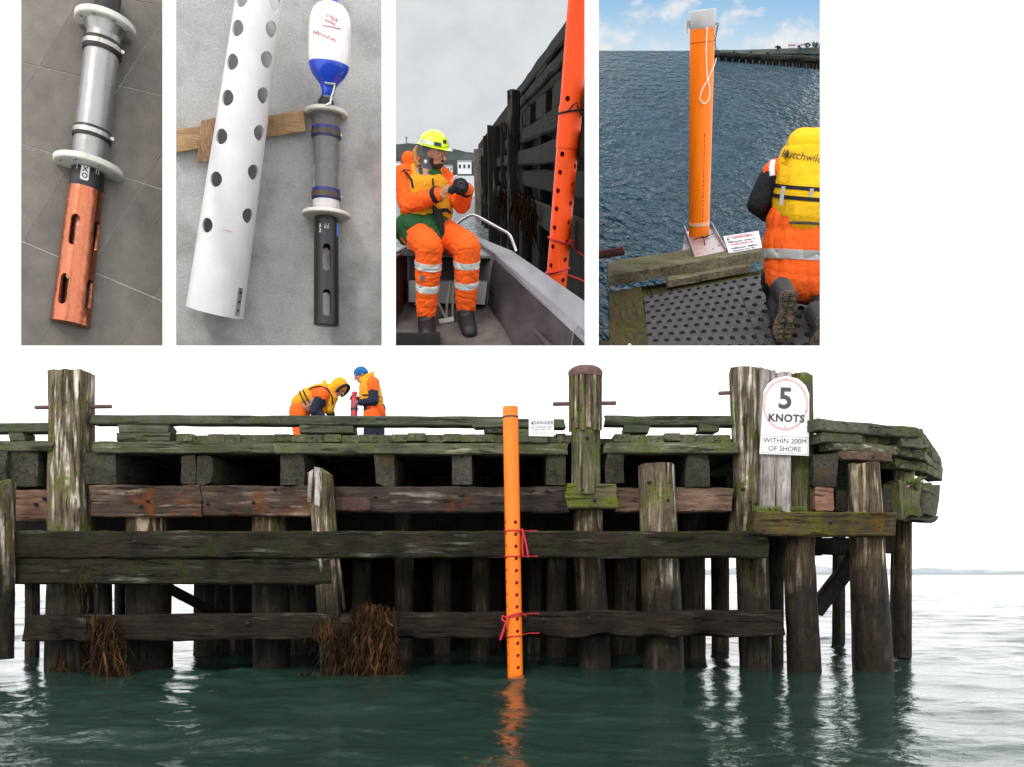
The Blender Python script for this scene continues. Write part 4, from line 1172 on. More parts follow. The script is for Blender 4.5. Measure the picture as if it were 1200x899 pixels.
    small_print(S, T, plane_matrix(A0 + d * s(270) + toC * 13.6 - lat * 7.6, d, -lat), 11, 2.2, WP, 4)
    for k in range(4):
        S.part('label_line', MB().cyl(A0 + d * (s(272) + 1) + toC * 14.6 + lat * (-2 + k * 1.6), A0 + d * (s(272) + 5 + 2 * (k % 2)) + toC * 14.6 + lat * (-2 + k * 1.6), 0.25, n=5), WP, T)
    o = toC * math.cos(R(60)) + lat * math.sin(R(60))
    S.part('blue_label', MB().slab([A0 + d * s(277) + o * 14.9 - lat * 1.5, A0 + d * s(277) + o * 14.9 + lat * 1.6 - toC, A0 + d * s(262) + o * 14.9 + lat * 1.6 - toC, A0 + d * s(262) + o * 14.9 - lat * 1.5], 0.6, o), plain('blue_sticker', (0.02, 0.12, 0.6), 0.4), T)
    def flange(name, y, r, th, rin, holes):
        fl = S.part(name, MB().lathe(A0, A0 + d, [(s(y) - th / 2, rin), (s(y) - th / 2, r - 1), (s(y) - th / 2 + 1, r), (s(y) + th / 2 - 1, r), (s(y) + th / 2, r - 1), (s(y) + th / 2, rin)], 56, False, True), NYLON, T)
        for k in range(holes):
            a = k * 2 * math.pi / holes + 0.2
            q = A0 + d * (s(y) - th / 2) + (toC * math.cos(a) + lat * math.sin(a)) * (r - 5)
            S.part('bolt', MB().lathe(q + d * 0.4, q - d, [(0, 1.5), (1.2, 1.5), (1.5, 0.8)], 6), CLAMP, fl)
    flange('lower_flange', 252, 29.5, 4.5, 10, 8)
    FROST = plain('frosted_acrylic', (0.52, 0.50, 0.49), 0.3, var=0.12, vs=0.08, coat=0.4)
    g = NT('clear_acrylic'); g.base((0.86, 0.85, 0.84)); g.set(rough=0.08, trans=0.85, ior=1.3)
    ring('neck', FROST, [(252, 15.5), (247, 16.2), (236, 16.2)])
    ring('clear_tube', g.m, [(238, 15.6), (156, 15.6), (146, 15.8), (140, 17), (136, 20)])
    ring('inner_core', plain('grey_core', (0.17, 0.165, 0.165), 0.6, var=0.4, vs=0.1), [(236, 10.5), (160, 10.5), (150, 9)])
    BR = plain('brown_tape', (0.06, 0.04, 0.024), 0.5, var=0.3, vs=0.3)
    for m in (229, 157):
        cl = ring('clamp', plain('blue_rubber', (0.012, 0.022, 0.16), 0.4), [(m + 6, 16), (m + 6, 17), (m - 6, 17), (m - 6, 16)])
        ring('clamp_band', BR, [(m + 4.5, 16.5), (m + 4.5, 17.8), (m - 2, 17.8), (m - 2, 16.5)], cl)
        q = A0 + d * s(m + 1) + lat * 17.5; S.part('clamp_screw', MB().cyl(q - toC * 3, q + toC * 4, 1.6, n=8), CLAMP, cl)
    flange('upper_flange', 134, 26, 5, 12, 8)
    ring('top_cap', RUBBER, [(133, 10), (128, 11.5), (124, 10), (119, 9), (114, 6), (110, 5)])
picture_two()
# ------------------------------------------------------------------ clothing and skin
def fabric(name, col, k=1.0, rough=0.8, var=0.12, sheen=0.0):
    t = NT(name); c = t.coord(scale=(k,) * 3)
    n = t.noise(c, 0.06, 5, 0.6)
    t.base(t.ramp(n, [(0.3, [x * (1 - var) for x in col]), (0.7, [min(1, x * (1 + var)) for x in col])]))
    t.set(rough=rough, spec=0.3)
    t.bump(t.math('ADD', t.noise(c, 0.9, 3), t.math('MULTIPLY', t.noise(c, 0.16, 3), 2.0)), 0.3, 0.8 / k)
    return t.m
HIVIS = fabric('hivis_orange_cloth', (0.92, 0.118, 0.009))
MUSTARD = fabric('mustard_vest_cloth', (0.68, 0.31, 0.012))
YELLOW = fabric('yellow_vest_cloth', (0.80, 0.455, 0.005))
GREEN = fabric('green_jacket_cloth', (0.014, 0.075, 0.022))
GREYC = fabric('grey_hood_cloth', (0.11, 0.11, 0.12))
BLACKC = fabric('black_cloth', (0.010, 0.010, 0.013))
NAVY = fabric('navy_cloth', (0.012, 0.014, 0.035))
REFL = plain('reflective_tape', (0.62, 0.63, 0.62), 0.35, 0.2, var=0.08, vs=0.4)
SKIN = plain('skin', (0.42, 0.20, 0.13), 0.5, var=0.12, vs=0.25)
HAIR = plain('dark_beard', (0.085, 0.042, 0.024), 0.85, var=0.5, vs=1.2, bump=0.8, bs=2, bd=1)
BOOT = plain('black_boot_rubber', (0.008, 0.008, 0.009), 0.55, var=0.3, vs=0.2)
LIME = plain('lime_helmet_shell', (0.60, 0.83, 0.008), 0.28, var=0.05, vs=0.1, coat=0.3)
EYEW = plain('eye_white', (0.7, 0.68, 0.65), 0.3); EYEB = plain('eye_dark', (0.02, 0.015, 0.01), 0.3)

def cloth(S, name, mb, mat, T, voxel=1.3, smooth=5, wr=0.9, wf=0.10, seed=0.0, stretch=(1, 1, 1), label=None):
    return S.part(name, remeshed(mb, name, Vector(T['_b']), voxel, smooth, wr, wf, seed, stretch), mat, T, label=label)
def band(p0, p1, r, rr=1.6, n=28, tilt=None, flat=1.0, w=1.0):
    """a strap around the axis p0->p1"""
    p0, p1 = Vector(p0), Vector(p1)
    return MB().lathe(p0, p1, [(0, r - rr), (0, r), ((p1 - p0).length, r * w), ((p1 - p0).length, r * w - rr)], n, False, True)
def fingers(mb, palm, fwd, side, nrm, L=5.0, r=1.15, curl=1.0, mirror=1):
    """palm and five unequal fingers, bent at the knuckles"""
    fwd = fwd.normalized(); side = side.normalized(); nrm = nrm.normalized()
    mb.cap(palm - fwd * L * 0.55, palm + fwd * L * 0.4, L * 0.36, L * 0.42)
    mb.cap(palm - fwd * L * 0.4 + side * L * 0.3, palm + fwd * L * 0.4 + side * L * 0.32, L * 0.26, L * 0.24)
    mb.cap(palm - fwd * L * 0.4 - side * L * 0.3, palm + fwd * L * 0.4 - side * L * 0.32, L * 0.26, L * 0.24)
    for i, (o, ln) in enumerate(((-0.52, 0.82), (-0.18, 1.0), (0.18, 0.95), (0.52, 0.75))):
        b = palm + fwd * L * 0.5 + side * o * L
        a = 0.35 * curl; d1 = fwd * math.cos(a) + nrm * math.sin(a)
        a = 1.15 * curl; d2 = fwd * math.cos(a) + nrm * math.sin(a)
        a = 1.9 * curl; d3 = fwd * math.cos(a) + nrm * math.sin(a)
        k1 = b + d1 * L * 0.5 * ln; k2 = k1 + d2 * L * 0.38 * ln; k3 = k2 + d3 * L * 0.28 * ln
        mb.cap(b, k1, r, r * 0.95, 8); mb.cap(k1, k2, r * 0.95, r * 0.85, 8); mb.cap(k2, k3, r * 0.85, r * 0.7, 8)
    b = palm - fwd * L * 0.2 - side * L * 0.55 * mirror
    k1 = b + (fwd * 0.6 - side * 0.8 * mirror + nrm * 0.3).normalized() * L * 0.5
    k2 = k1 + (fwd * 0.95 - side * 0.1 * mirror + nrm * 0.55 * curl).normalized() * L * 0.42
    mb.cap(b, k1, r * 1.25, r * 1.1, 8); mb.cap(k1, k2, r * 1.1, r * 0.85, 8)
def head_shape(mb, c, R_, look, up):
    """skull, jaw, nose, brow, lips, ears; look: facing direction"""
    f = look.normalized(); u = (up - f * up.dot(f)).normalized(); s = f.cross(u)
    rot = Matrix((s, f, u)).transposed()
    mb.ell(c + u * R_ * 0.12 - f * R_ * 0.06, (R_ * 0.74, R_ * 0.92, R_ * 0.92), rot)
    mb.ell(c - u * R_ * 0.45 + f * R_ * 0.28, (R_ * 0.56, R_ * 0.58, R_ * 0.62), rot)
    mb.ell(c - u * R_ * 0.80 + f * R_ * 0.55, (R_ * 0.24, R_ * 0.22, R_ * 0.2), rot)
    mb.cap(c + f * R_ * 0.82 + u * R_ * 0.12, c + f * R_ * 1.06 - u * R_ * 0.22, R_ * 0.10, R_ * 0.15)
    mb.ell(c + f * R_ * 0.98 - u * R_ * 0.24, (R_ * 0.19, R_ * 0.13, R_ * 0.10), rot)
    mb.cap(c + f * R_ * 0.78 + u * R_ * 0.22 + s * R_ * 0.42, c + f * R_ * 0.78 + u * R_ * 0.22 - s * R_ * 0.42, R_ * 0.13, R_ * 0.13)
    mb.cap(c + f * R_ * 0.80 - u * R_ * 0.50 + s * R_ * 0.18, c + f * R_ * 0.80 - u * R_ * 0.50 - s * R_ * 0.18, R_ * 0.09, R_ * 0.09)
    for q in (-1, 1):
        mb.ell(c + s * q * R_ * 0.76 - u * R_ * 0.05 - f * R_ * 0.05, (R_ * 0.09, R_ * 0.16, R_ * 0.24), rot)
        mb.ell(c + s * q * R_ * 0.42 - u * R_ * 0.2 + f * R_ * 0.55, (R_ * 0.22, R_ * 0.2, R_ * 0.2), rot)
    return f, u, s, rot

# ------------------------------------------------------------------ picture 3: man in a boat below the wharf
S3 = DisplaySet(575, 200, 20.0, False)
def picture_three():
    S = S3; p = S.p
    c = S.M.inverted() @ S.C
    # sky
    t = NT('overcast_sky_backdrop'); co = t.coord(scale=(0.0016, 0.0016, 0.0022))
    col = t.ramp(t.noise(co, 1.0, 5, 0.55, 0.3), [(0.25, (0.62, 0.65, 0.69)), (0.55, (0.72, 0.745, 0.77)), (0.8, (0.79, 0.805, 0.82))])
    e = t.new('ShaderNodeEmission'); t.link(col, e.inputs[0]); e.inputs[1].default_value = 1.0
    t.link(e.outputs[0], t.n['Material Output'].inputs[0])
    DS = 9600
    S.solo('sky', MB().slab([p(456, 420, DS), p(693, 420, DS), p(693, -60, DS), p(456, -60, DS)], 30, V(0, -1, 0)), t.m, None, None, base=tuple(p(575, 200, DS)), kind='structure')
    # hills, houses
    mb = MB(); rings = []
    for i in range(60):
        x = 457 + i * 2.3
        y = 169 + (x - 464) * 0.11 + 2.2 * noise.noise(V(i * 0.16, 3, 0)) + 0.8 * noise.noise(V(i * 0.6, 1, 0)) - 4 * math.exp(-((x - 500) / 25) ** 2)
        rings.append([p(x, 206, 8900), p(x, (y + 200) / 2, 8950), p(x, y, 9200), p(x, 206, 9400)])
    HM = NT('bush_hillside'); hc = HM.coord(scale=(0.004,) * 3)
    HM.base(HM.ramp(HM.noise(hc, 1, 6, 0.7), [(0.3, (0.016, 0.022, 0.023)), (0.7, (0.045, 0.056, 0.056))])); HM.set(rough=0.95)
    S.solo('hillside', mb.loft(rings), HM.m, None, None, base=tuple(p(500, 200, 9000)), kind='structure')
    WH = plain('white_house_paint', (0.72, 0.72, 0.72), 0.7, var=0.05, vs=0.01); RF = plain('house_roof', (0.16, 0.16, 0.17), 0.7, var=0.2, vs=0.01); WG = plain('house_glass', (0.03, 0.035, 0.04), 0.2)
    def house(label, x0, x1, y0, y1, d, roof):
        T = S.thing('house', label, 'house', tuple(p(x0, y1, d)), 'houses on the far shore')
        a, b = p(x0, y1, d), p(x1, y0, d)
        S.part('wall', MB().box(a.x, b.x, d, d + 100, a.z, b.z), WH, T)
        S.part('roof', MB().add([V(a.x - 6, d - 8, b.z), V(b.x + 6, d - 8, b.z), V(b.x + 6, d + 108, b.z), V(a.x - 6, d + 108, b.z), V(a.x - 6, d + 50, b.z + roof), V(b.x + 6, d + 50, b.z + roof)], [(0, 1, 5, 4), (2, 3, 4, 5), (0, 4, 3), (1, 2, 5), (3, 2, 1, 0)]), RF, T)
        for k in range(3):
            w = (b.x - a.x) / 3; x = a.x + w * (k + 0.25); zc = a.z + (b.z - a.z) * 0.45
            S.part('window', MB().box(x, x + w * 0.5, d - 3, d - 0.5, zc, zc + (b.z - a.z) * 0.3), WG, T)
    house('white house on the far shore right of the man, nearest the wharf', 536.5, 552, 189, 204, 8700, 10)
    house('small white house between the man and the larger white house', 521, 530, 195, 203, 8760, 14)
    house('low white house under the man\'s raised hood on the shore', 462, 469, 190, 204, 8760, 10)
    S.solo('power_pole', MB().tube([p(476.3, 172, 8800), p(476.3, 160, 8800)], 5, 8).box(p(474.5, 161, 8800).x, p(478, 161, 8800).x, 8794, 8806, p(476, 162, 8800).z, p(476, 161.3, 8800).z), plain('grey_pole', (0.08, 0.08, 0.08), 0.8), 'thin power pole on the hill above the man in the lime helmet', 'pole', base=tuple(p(476.3, 172, 8800)))
    # water
    ZW = -270
    wm = NT('harbour_water'); wc = wm.coord(scale=(0.02, 0.012, 0.02))
    wm.base((0.10, 0.12, 0.13)); wm.set(rough=0.12, spec=0.5); wm.bump(wm.noise(wc, 1.0, 4, 0.6), 0.6, 6)
    xl, xr = 452, 692
    mbw = MB(); rows = [180, 230, 280, 340, 600, 1100, 2000, 3600, 6200, 9500]
    vs = []
    for d in rows:
        L = p(xl, 200, d); Rr = p(xr, 200, d)
        for i in range(13):
            x = L.x + (Rr.x - L.x) * i / 12
            vs.append(V(x, d, ZW))
    fs = [(j * 13 + i, j * 13 + i + 1, (j + 1) * 13 + i + 1, (j + 1) * 13 + i) for j in range(len(rows) - 1) for i in range(12)]
    S.solo('harbour_water', mbw.add(vs, fs), wm.m, None, None, base=(0, 100, ZW), kind='structure')
    # wharf face running away
    VPX = 538
    g = (p(VPX, 200, 1000) - c); g.z = 0; g = g.normalized()
    n = V(-g.y, g.x, 0) if g.y > 0 else V(g.y, -g.x, 0)
    pt = p(690, 200, 95)
    J = lambda x, y, off=0.0: on_plane(S, x, y, pt + n * off, n)
    yy = lambda x, yn: 200 + (yn - 200) * (x - VPX) / 152.0
    WK = 200.0
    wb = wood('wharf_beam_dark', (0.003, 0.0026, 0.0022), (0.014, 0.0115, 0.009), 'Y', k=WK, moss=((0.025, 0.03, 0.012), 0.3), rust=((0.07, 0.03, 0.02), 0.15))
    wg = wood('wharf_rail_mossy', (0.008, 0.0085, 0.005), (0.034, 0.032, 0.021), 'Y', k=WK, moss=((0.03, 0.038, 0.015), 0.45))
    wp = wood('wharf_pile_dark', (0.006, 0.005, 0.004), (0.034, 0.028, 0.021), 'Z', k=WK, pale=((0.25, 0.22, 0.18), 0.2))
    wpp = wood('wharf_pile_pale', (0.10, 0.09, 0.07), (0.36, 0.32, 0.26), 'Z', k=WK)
    wk = wood('wharf_shade_black', (0.003, 0.003, 0.003), (0.012, 0.010, 0.009), 'Z', k=WK)  # near-black copy of the wharf wood, carries the shade inside
    T = S.thing('old_wharf', 'dark timber wharf face receding behind the man in the boat', 'wharf', tuple(J(690, 330)))
    def jb(name, x0, x1, yn0, yn1, off, depth, mat, seg=16, jit=2.5):
        a0, a1 = J(x0, yy(x0, yn0), off), J(x0, yy(x0, yn1), off); b0, b1 = J(x1, yy(x1, yn0), off), J(x1, yy(x1, yn1), off)
        h = (a0 - a1).length
        S.part(name, MB().timber((a0 + a1) / 2 - n * depth / 2, (b0 + b1) / 2 - n * depth / 2, depth, h, seg=seg, jit=jit, ch=3, fr=0.012, off=nxt(), wear=6), mat, T)
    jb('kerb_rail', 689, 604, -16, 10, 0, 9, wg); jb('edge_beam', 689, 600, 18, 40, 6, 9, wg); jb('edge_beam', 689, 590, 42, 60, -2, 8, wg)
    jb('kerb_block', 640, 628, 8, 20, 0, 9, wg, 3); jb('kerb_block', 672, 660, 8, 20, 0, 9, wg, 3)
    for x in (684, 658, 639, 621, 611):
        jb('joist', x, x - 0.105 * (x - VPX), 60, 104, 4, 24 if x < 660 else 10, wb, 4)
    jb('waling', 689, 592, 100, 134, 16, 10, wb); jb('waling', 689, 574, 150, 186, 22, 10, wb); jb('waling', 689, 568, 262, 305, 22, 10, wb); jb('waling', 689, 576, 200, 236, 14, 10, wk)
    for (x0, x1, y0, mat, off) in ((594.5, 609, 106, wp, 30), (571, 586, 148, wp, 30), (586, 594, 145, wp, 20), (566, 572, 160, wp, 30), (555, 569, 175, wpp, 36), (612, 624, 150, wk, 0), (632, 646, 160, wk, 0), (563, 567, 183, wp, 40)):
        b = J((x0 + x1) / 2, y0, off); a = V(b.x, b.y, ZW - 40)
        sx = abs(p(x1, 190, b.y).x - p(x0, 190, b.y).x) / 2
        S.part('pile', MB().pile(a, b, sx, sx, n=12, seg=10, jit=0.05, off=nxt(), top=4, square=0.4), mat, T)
    a = J(556, 180, 60)
    for k in range(14):
        x0 = 690 - k * 10
        if x0 < 566: break
        x1 = max(560, x0 - 9.6)
        q = [J(x0, yy(x0, 430), -12), J(x1, yy(x1, 430), -12), J(x1, yy(x1, -6), -10), J(x0, yy(x0, -6), -10)]
        S.part('back_shade_plank', MB().slab(q, 4, n), wk, T)  # added backing, blocks the light from behind the wharf face
    # kelp hanging on the waling
    mbk = MB(); rk = random.Random(3)
    for i in range(70):
        x = rk.uniform(584, 628); a = J(x, yy(x, 262) + rk.uniform(-6, 10), 34); L_ = rk.uniform(20, 80)
        mbk.tube([a, a + V(rk.uniform(-8, 8), 0, -L_ * 0.5), a + V(rk.uniform(-16, 16), 0, -L_)], [1.6, 2.2, 0.8], 4)
    S.part('kelp', mbk, plain('wharf_kelp', (0.009, 0.005, 0.003), 0.9, spec=0.0, var=0.5, vs=0.02), T, kind='stuff')
    # orange pipe
    OR3 = pipe_paint('orange_pipe_paint', (0.80, 0.068, 0.002), 130.0, 0.5, 0.45)
    T = S.thing('orange_gauge_pipe', 'leaning orange pipe with two rows of holes beside the dinghy gunwale', 'pipe', tuple(p(652, 335, 40)))
    A0 = p(650.5, 350, 42); A1 = p(680.5, -16, 42); d = (A1 - A0).normalized(); L = (A1 - A0).length
    toC = c - (A0 + d * L / 2); toC = (toC - d * toC.dot(d)).normalized(); lat = d.cross(toC)
    if lat.x < 0: lat = -lat
    def s(px, py):
        r = (p(px, py, 0) - c).normalized(); w = A0 - c; b = r.dot(d)
        return (b * w.dot(r) - w.dot(d)) / (1 - b * b)
    cx = lambda y: 650.5 + 30 * (350 - y) / 366
    pipe = MB().lathe(A0, A0 + d, [(0, 11.4), (0, 13.2), (L, 13.2), (L, 11.4)], 48, False, True)
    cut = MB()
    for (hx, hy) in ((664.9, 117), (662, 138.5), (660.3, 160.4), (658.5, 181.4), (655.8, 202.6), (653.2, 224), (651.3, 245), (649, 267), (647, 289), (644.5, 311), (680.4, 130), (679, 151), (678, 171.6), (674.7, 194.4), (671.9, 216), (669.5, 237.7), (667.7, 260), (665.5, 282), (663.5, 303), (661, 327)):
        tt = s(cx(hy), hy); a = math.asin(max(-0.86, min(0.86, (hx - cx(hy)) / 13.4)))
        o = toC * math.cos(a) + lat * math.sin(a); q = A0 + d * tt
        cut.cyl(q + o * 4, q + o * 18, 3.0, n=14)
    base = Vector(T['_b'])
    S.part('pipe', boolean_cut(mesh_from(pipe, 'pipe', base), mesh_from(cut, 'c', base), 'pipe'), OR3, T)
    tt = s(cx(173), 173); S.part('coupling', MB().lathe(A0, A0 + d, [(tt - 1, 13.3), (tt - 1, 14.0), (tt + 44, 14.0), (tt + 44, 13.3)], 40, False, True), OR3, T)
    def lash(y, label, mat, tilt, tails):
        tt = s(cx(y), y); q = A0 + d * tt
        T2 = S.thing('pipe_lashing', label, 'rope', tuple(q))
        S.part('loop', MB().tube([q + (toC * math.cos(k * math.pi / 10) + lat * math.sin(k * math.pi / 10)) * 14.8 + d * (tilt * math.sin(k * math.pi / 10)) for k in range(20)], 1.1, 6, False, True), mat, T2)
        for tl in tails: S.part('tail', MB().tube([p(x, yv, dd) for x, yv, dd in tl], 1.0, 6), mat, T2)
    lash(131, 'black and red rope knotted round the leaning pipe near its top', BLACKC, 3, [[(666, 130, 22), (671, 124, 20), (676, 120, 20), (677, 126, 20), (681, 132, 22)], [(665, 130, 21), (661, 132, 23)], [(676, 124, 20), (683, 136, 24)]])
    lash(282, 'red rope round the leaning pipe running right to the wharf', ROPE_RED, -3, [[(668, 282, 30), (680, 284, 40), (692, 286, 60)], [(668, 285, 30), (676, 294, 36), (690, 304, 60)]])
    lash(317, 'red rope round the leaning pipe just above the dinghy gunwale', ROPE_RED, 4, [[(664, 322, 34), (676, 326, 40), (690, 332, 56)]])

    # the boat
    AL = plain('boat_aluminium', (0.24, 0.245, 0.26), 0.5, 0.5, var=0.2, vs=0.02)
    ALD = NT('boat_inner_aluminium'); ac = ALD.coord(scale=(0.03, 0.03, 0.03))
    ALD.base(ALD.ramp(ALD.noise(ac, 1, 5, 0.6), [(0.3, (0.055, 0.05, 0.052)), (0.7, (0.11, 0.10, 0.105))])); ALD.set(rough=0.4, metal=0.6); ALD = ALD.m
    FLR = plain('boat_floor_paint', (0.10, 0.085, 0.078), 0.7, var=0.3, vs=0.06, bump=0.4, bs=0.6, bd=0.6)
    REDP = plain('red_boat_paint', (0.10, 0.022, 0.02), 0.5, var=0.3, vs=0.06)
    T = S.thing('aluminium_dinghy', 'grey aluminium dinghy seen from inside with the seated man aboard', 'boat', tuple(p(520, 400, -60)))
    q = lambda pts: [p(*v) for v in pts]
    S.part('gunwale', MB().slab(q([(548, 273, 90), (600, 294, 24), (693, 358.5, -118), (693, 397, -140), (678, 382, -132), (579, 296.5, 18), (556, 283, 74)])[::-1], 5, V(0, 0, 1)), AL, T)
    S.part('gunwale_lip', MB().slab(q([(579, 296.8, 16), (678, 382.3, -134), (672, 390, -134), (577, 301.5, 17)]), 2, V(-0.7, -0.7, 0)), AL, T)
    S.part('gunwale_lip', MB().slab(q([(678.5, 382.5, -134), (694, 397, -141), (694, 412, -141), (672.5, 390, -134)]), 2, V(-0.7, -0.7, 0)), AL, T)
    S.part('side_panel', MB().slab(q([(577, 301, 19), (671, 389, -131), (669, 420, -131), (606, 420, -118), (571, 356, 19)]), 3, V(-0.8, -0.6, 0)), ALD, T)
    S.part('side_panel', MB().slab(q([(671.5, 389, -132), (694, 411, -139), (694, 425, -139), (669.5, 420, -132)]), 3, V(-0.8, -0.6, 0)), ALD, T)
    S.part('weld_seam', MB().tube(q([(672, 389, -136), (670, 404, -136), (669, 418, -134)]), 0.8, 6), AL, T)
    S.part('weld_seam', MB().tube(q([(579.5, 297, 14), (577.5, 302, 14), (574, 325, 15), (571, 356, 15)]), 0.9, 6), AL, T)
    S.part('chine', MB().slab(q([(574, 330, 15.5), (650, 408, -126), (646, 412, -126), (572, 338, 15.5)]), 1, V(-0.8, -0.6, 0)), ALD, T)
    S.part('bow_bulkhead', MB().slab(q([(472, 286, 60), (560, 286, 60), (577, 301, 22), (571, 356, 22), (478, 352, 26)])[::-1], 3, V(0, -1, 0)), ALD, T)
    S.part('foredeck', MB().slab(q([(470, 287, 62), (548, 274, 92), (557, 284, 74), (576, 300, 24), (476, 296, 26)]), 3, V(0, 0, 1)), AL, T)
    S.part('bow_locker', MB().hexa(q([(479, 354, -2), (568, 357, -2), (570, 356, 21), (478, 353, 25), (479, 329, 0), (571, 330, 0), (573, 329, 21), (478, 328, 25)])), AL, T)
    S.part('floor', MB().slab(q([(476, 352, 26), (572, 355, 22), (618, 420, -120), (452, 420, -120)]), 4, V(0, 0, 1)), FLR, T)
    S.part('port_side', MB().slab(q([(452, 303, -60), (477, 289, 40), (478, 353, 26), (452, 418, -60)]), 3, V(1, 0, 0)), REDP, T)
    S.part('port_gunwale', MB().slab(q([(451, 303, -60), (476, 287, 60), (479, 292, 40), (456, 307, -60)]), 3, V(0, 0, 1)), REDP, T)
    S.part('weld_seam', MB().tube(q([(477.5, 292, 22), (478.5, 322, 22), (478.5, 352, 20), (486, 357, 2)]), 0.8, 6), AL, T)
    S.part('hand_rail', MB().tube(q([(532, 266, 60), (540, 259, 58), (549, 253.5, 55), (554, 252, 52), (560, 254, 50), (580, 265, 42), (594, 272.5, 34), (598, 276, 31), (601, 283, 26), (605, 294.5, 20)]), 1.7, 10), plain('polished_rail', (0.72, 0.72, 0.72), 0.25, 0.8, var=0.05, vs=0.1), T)
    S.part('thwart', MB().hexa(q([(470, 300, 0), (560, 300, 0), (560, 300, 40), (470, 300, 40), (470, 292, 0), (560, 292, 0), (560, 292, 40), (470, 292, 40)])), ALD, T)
    br = S.part('anchor_bracket', MB().tube(q([(512, 352, -6), (522, 372, -30), (531, 378, -34)]), 1.8, 6).tube(q([(527, 330, -4), (524, 352, -12), (523, 374, -30)]), 1.6, 6).tube(q([(532, 330, -4), (530, 352, -12), (531, 378, -34)]), 1.6, 6).slab(q([(514, 374, -34), (531, 371, -34), (532, 376, -36), (515, 379, -36)]), 2, V(0, -0.5, 0.8)), plain('pale_bracket', (0.36, 0.35, 0.30), 0.5, 0.3, var=0.2, vs=0.1), T)
    S.part('floor_box', MB().hexa(q([(453, 412, -118), (516, 404, -110), (516, 400, -70), (453, 406, -70), (453, 392, -118), (516, 391, -110), (515, 389, -70), (453, 390, -70)])), BLACKP, T)
    S.part('cable', MB().tube(q([(513, 384, -40), (524, 392, -50), (534, 388, -52), (526, 398, -66), (519, 406, -80)]), 0.8, 6), BLACKP, T)

    # the man
    T = S.thing('person', 'person seated in the dinghy, lime helmet, orange overalls, holding a small black device', 'person', tuple(p(500, 285, 10)))
    b = MB()
    head = p(508.5, 180, -2); look = V(0.90, -0.38, -0.20); up = V(0, 0, 1)
    f, u, sd, rot = head_shape(b, head, 14.2, look, up)
    b.cap(p(501, 184, 4), p(498, 204, 6), 7.5, 9)
    SHR, SHL = p(474, 208, 0), p(519, 209, 14)
    ELR, WRR = p(479, 240, -14), p(515, 227, -40)
    ELL, WRL = p(541, 239, -6), p(547, 221, -34)
    HPR, HPL = p(484, 270, 6), p(512, 269, 8)
    KNR, ANR = p(503, 290, -56), p(499.5, 366, -44)
    KNL, ANL = p(547, 290, -52), p(546, 359, -38)
    b.cap(p(497, 210, 6), p(497, 262, 8), 20, 18); b.cap(SHR, SHL, 9, 9)
    for a0, a1, a2 in ((SHR, ELR, WRR), (SHL, ELL, WRL)): b.cap(a0, a1, 8, 6.5); b.cap(a1, a2, 6.5, 4)
    for a0, a1, a2 in ((HPR, KNR, ANR), (HPL, KNL, ANL)): b.cap(a0, a1, 13, 10); b.cap(a1, a2, 9, 6)
    b.cap(HPR, HPL, 14, 14)
    fw = (p(527, 219, -46) - WRR).normalized()
    fingers(b, WRR + fw * 6, fw, V(0.2, 0.3, 0.9), V(0.5, 0.75, -0.3), 6.6, 1.6, 0.9, 1)
    fw2 = (p(543, 213, -42) - WRL).normalized()
    fingers(b, WRL + fw2 * 5, fw2, V(0.7, -0.6, 0.3), V(-0.7, -0.5, 0.2), 6.2, 1.5, 1.0, -1)
    body = S.part('body', remeshed(b, 'body', Vector(T['_b']), 0.62, 2), SKIN, T)
    S.part('beard', remeshed(MB().ell(head - u * 10.2 + f * 5.2, (7.0, 7.8, 5.4), rot).ell(head - u * 6.5 + f * 1.5 + sd * 7.2, (2.0, 4, 5), rot).ell(head - u * 6.5 + f * 1.5 - sd * 7.2, (2.0, 4, 5), rot).cap(head + f * 12.6 - u * 5.6 - sd * 3, head + f * 12.6 - u * 5.6 + sd * 3, 1.1, 1.1), 'beard', Vector(T['_b']), 0.7, 3, 0.5, 0.8), HAIR, T)
    for k in (-1, 1):
        e = S.part('eye', MB().ell(head + f * 10.9 + u * 0.4 + sd * k * 4.8, (1.7, 1.2, 1.0), rot, 10, 6), EYEW, T)
        S.part('pupil', MB().ell(head + f * 11.9 + u * 0.3 + sd * k * 4.7, (0.75, 0.6, 0.8), rot, 8, 6), EYEB, e)
    # trousers
    tr = MB()
    for (h, k, a, e) in ((HPR, KNR, ANR, 0), (HPL, KNL, ANL, 1)):
        tr.cap(h, k, 19, 17); tr.cap(k, k.lerp(a, 0.5), 16.5, 15); tr.cap(k.lerp(a, 0.45), a, 15, 12.5)
        tr.cap(k.lerp(a, 0.85), a + (a - k).normalized() * -2, 13.5, 13)
    tr.cap(HPR, HPL, 19, 19)
    trs = cloth(S, 'trousers', tr, HIVIS, T, 1.2, 4, 1.2, 0.065, 3.0, (1, 1, 1.8))
    base3 = Vector(T['_b'])
    for (k, a) in ((KNR, ANR), (KNL, ANL)):
        for t0 in (0.26, 0.60):
            c0 = k.lerp(a, t0 - 0.055) - base3; c1 = k.lerp(a, t0 + 0.055) - base3; dv = (c1 - c0).normalized()
            me = strip_of(trs.data, 'reflective_band', [(c0, dv), (c1, -dv)], lambda v: (v - c0 - dv * (v - c0).dot(dv)).length < 21 and abs(v.x - c0.x) < 21, 0.5, 0.5)
            S.part('reflective_band', me, REFL, T)
    S.part('leg_patch', MB().slab([KNR.lerp(ANR, 0.44) + v for v in (V(-8, -14.2, -3.0), V(-2.5, -15.6, -3.0), V(-2.5, -15.6, 3), V(-8, -14.2, 3))], 0.8, V(0, -1, 0)), GREYC, T)
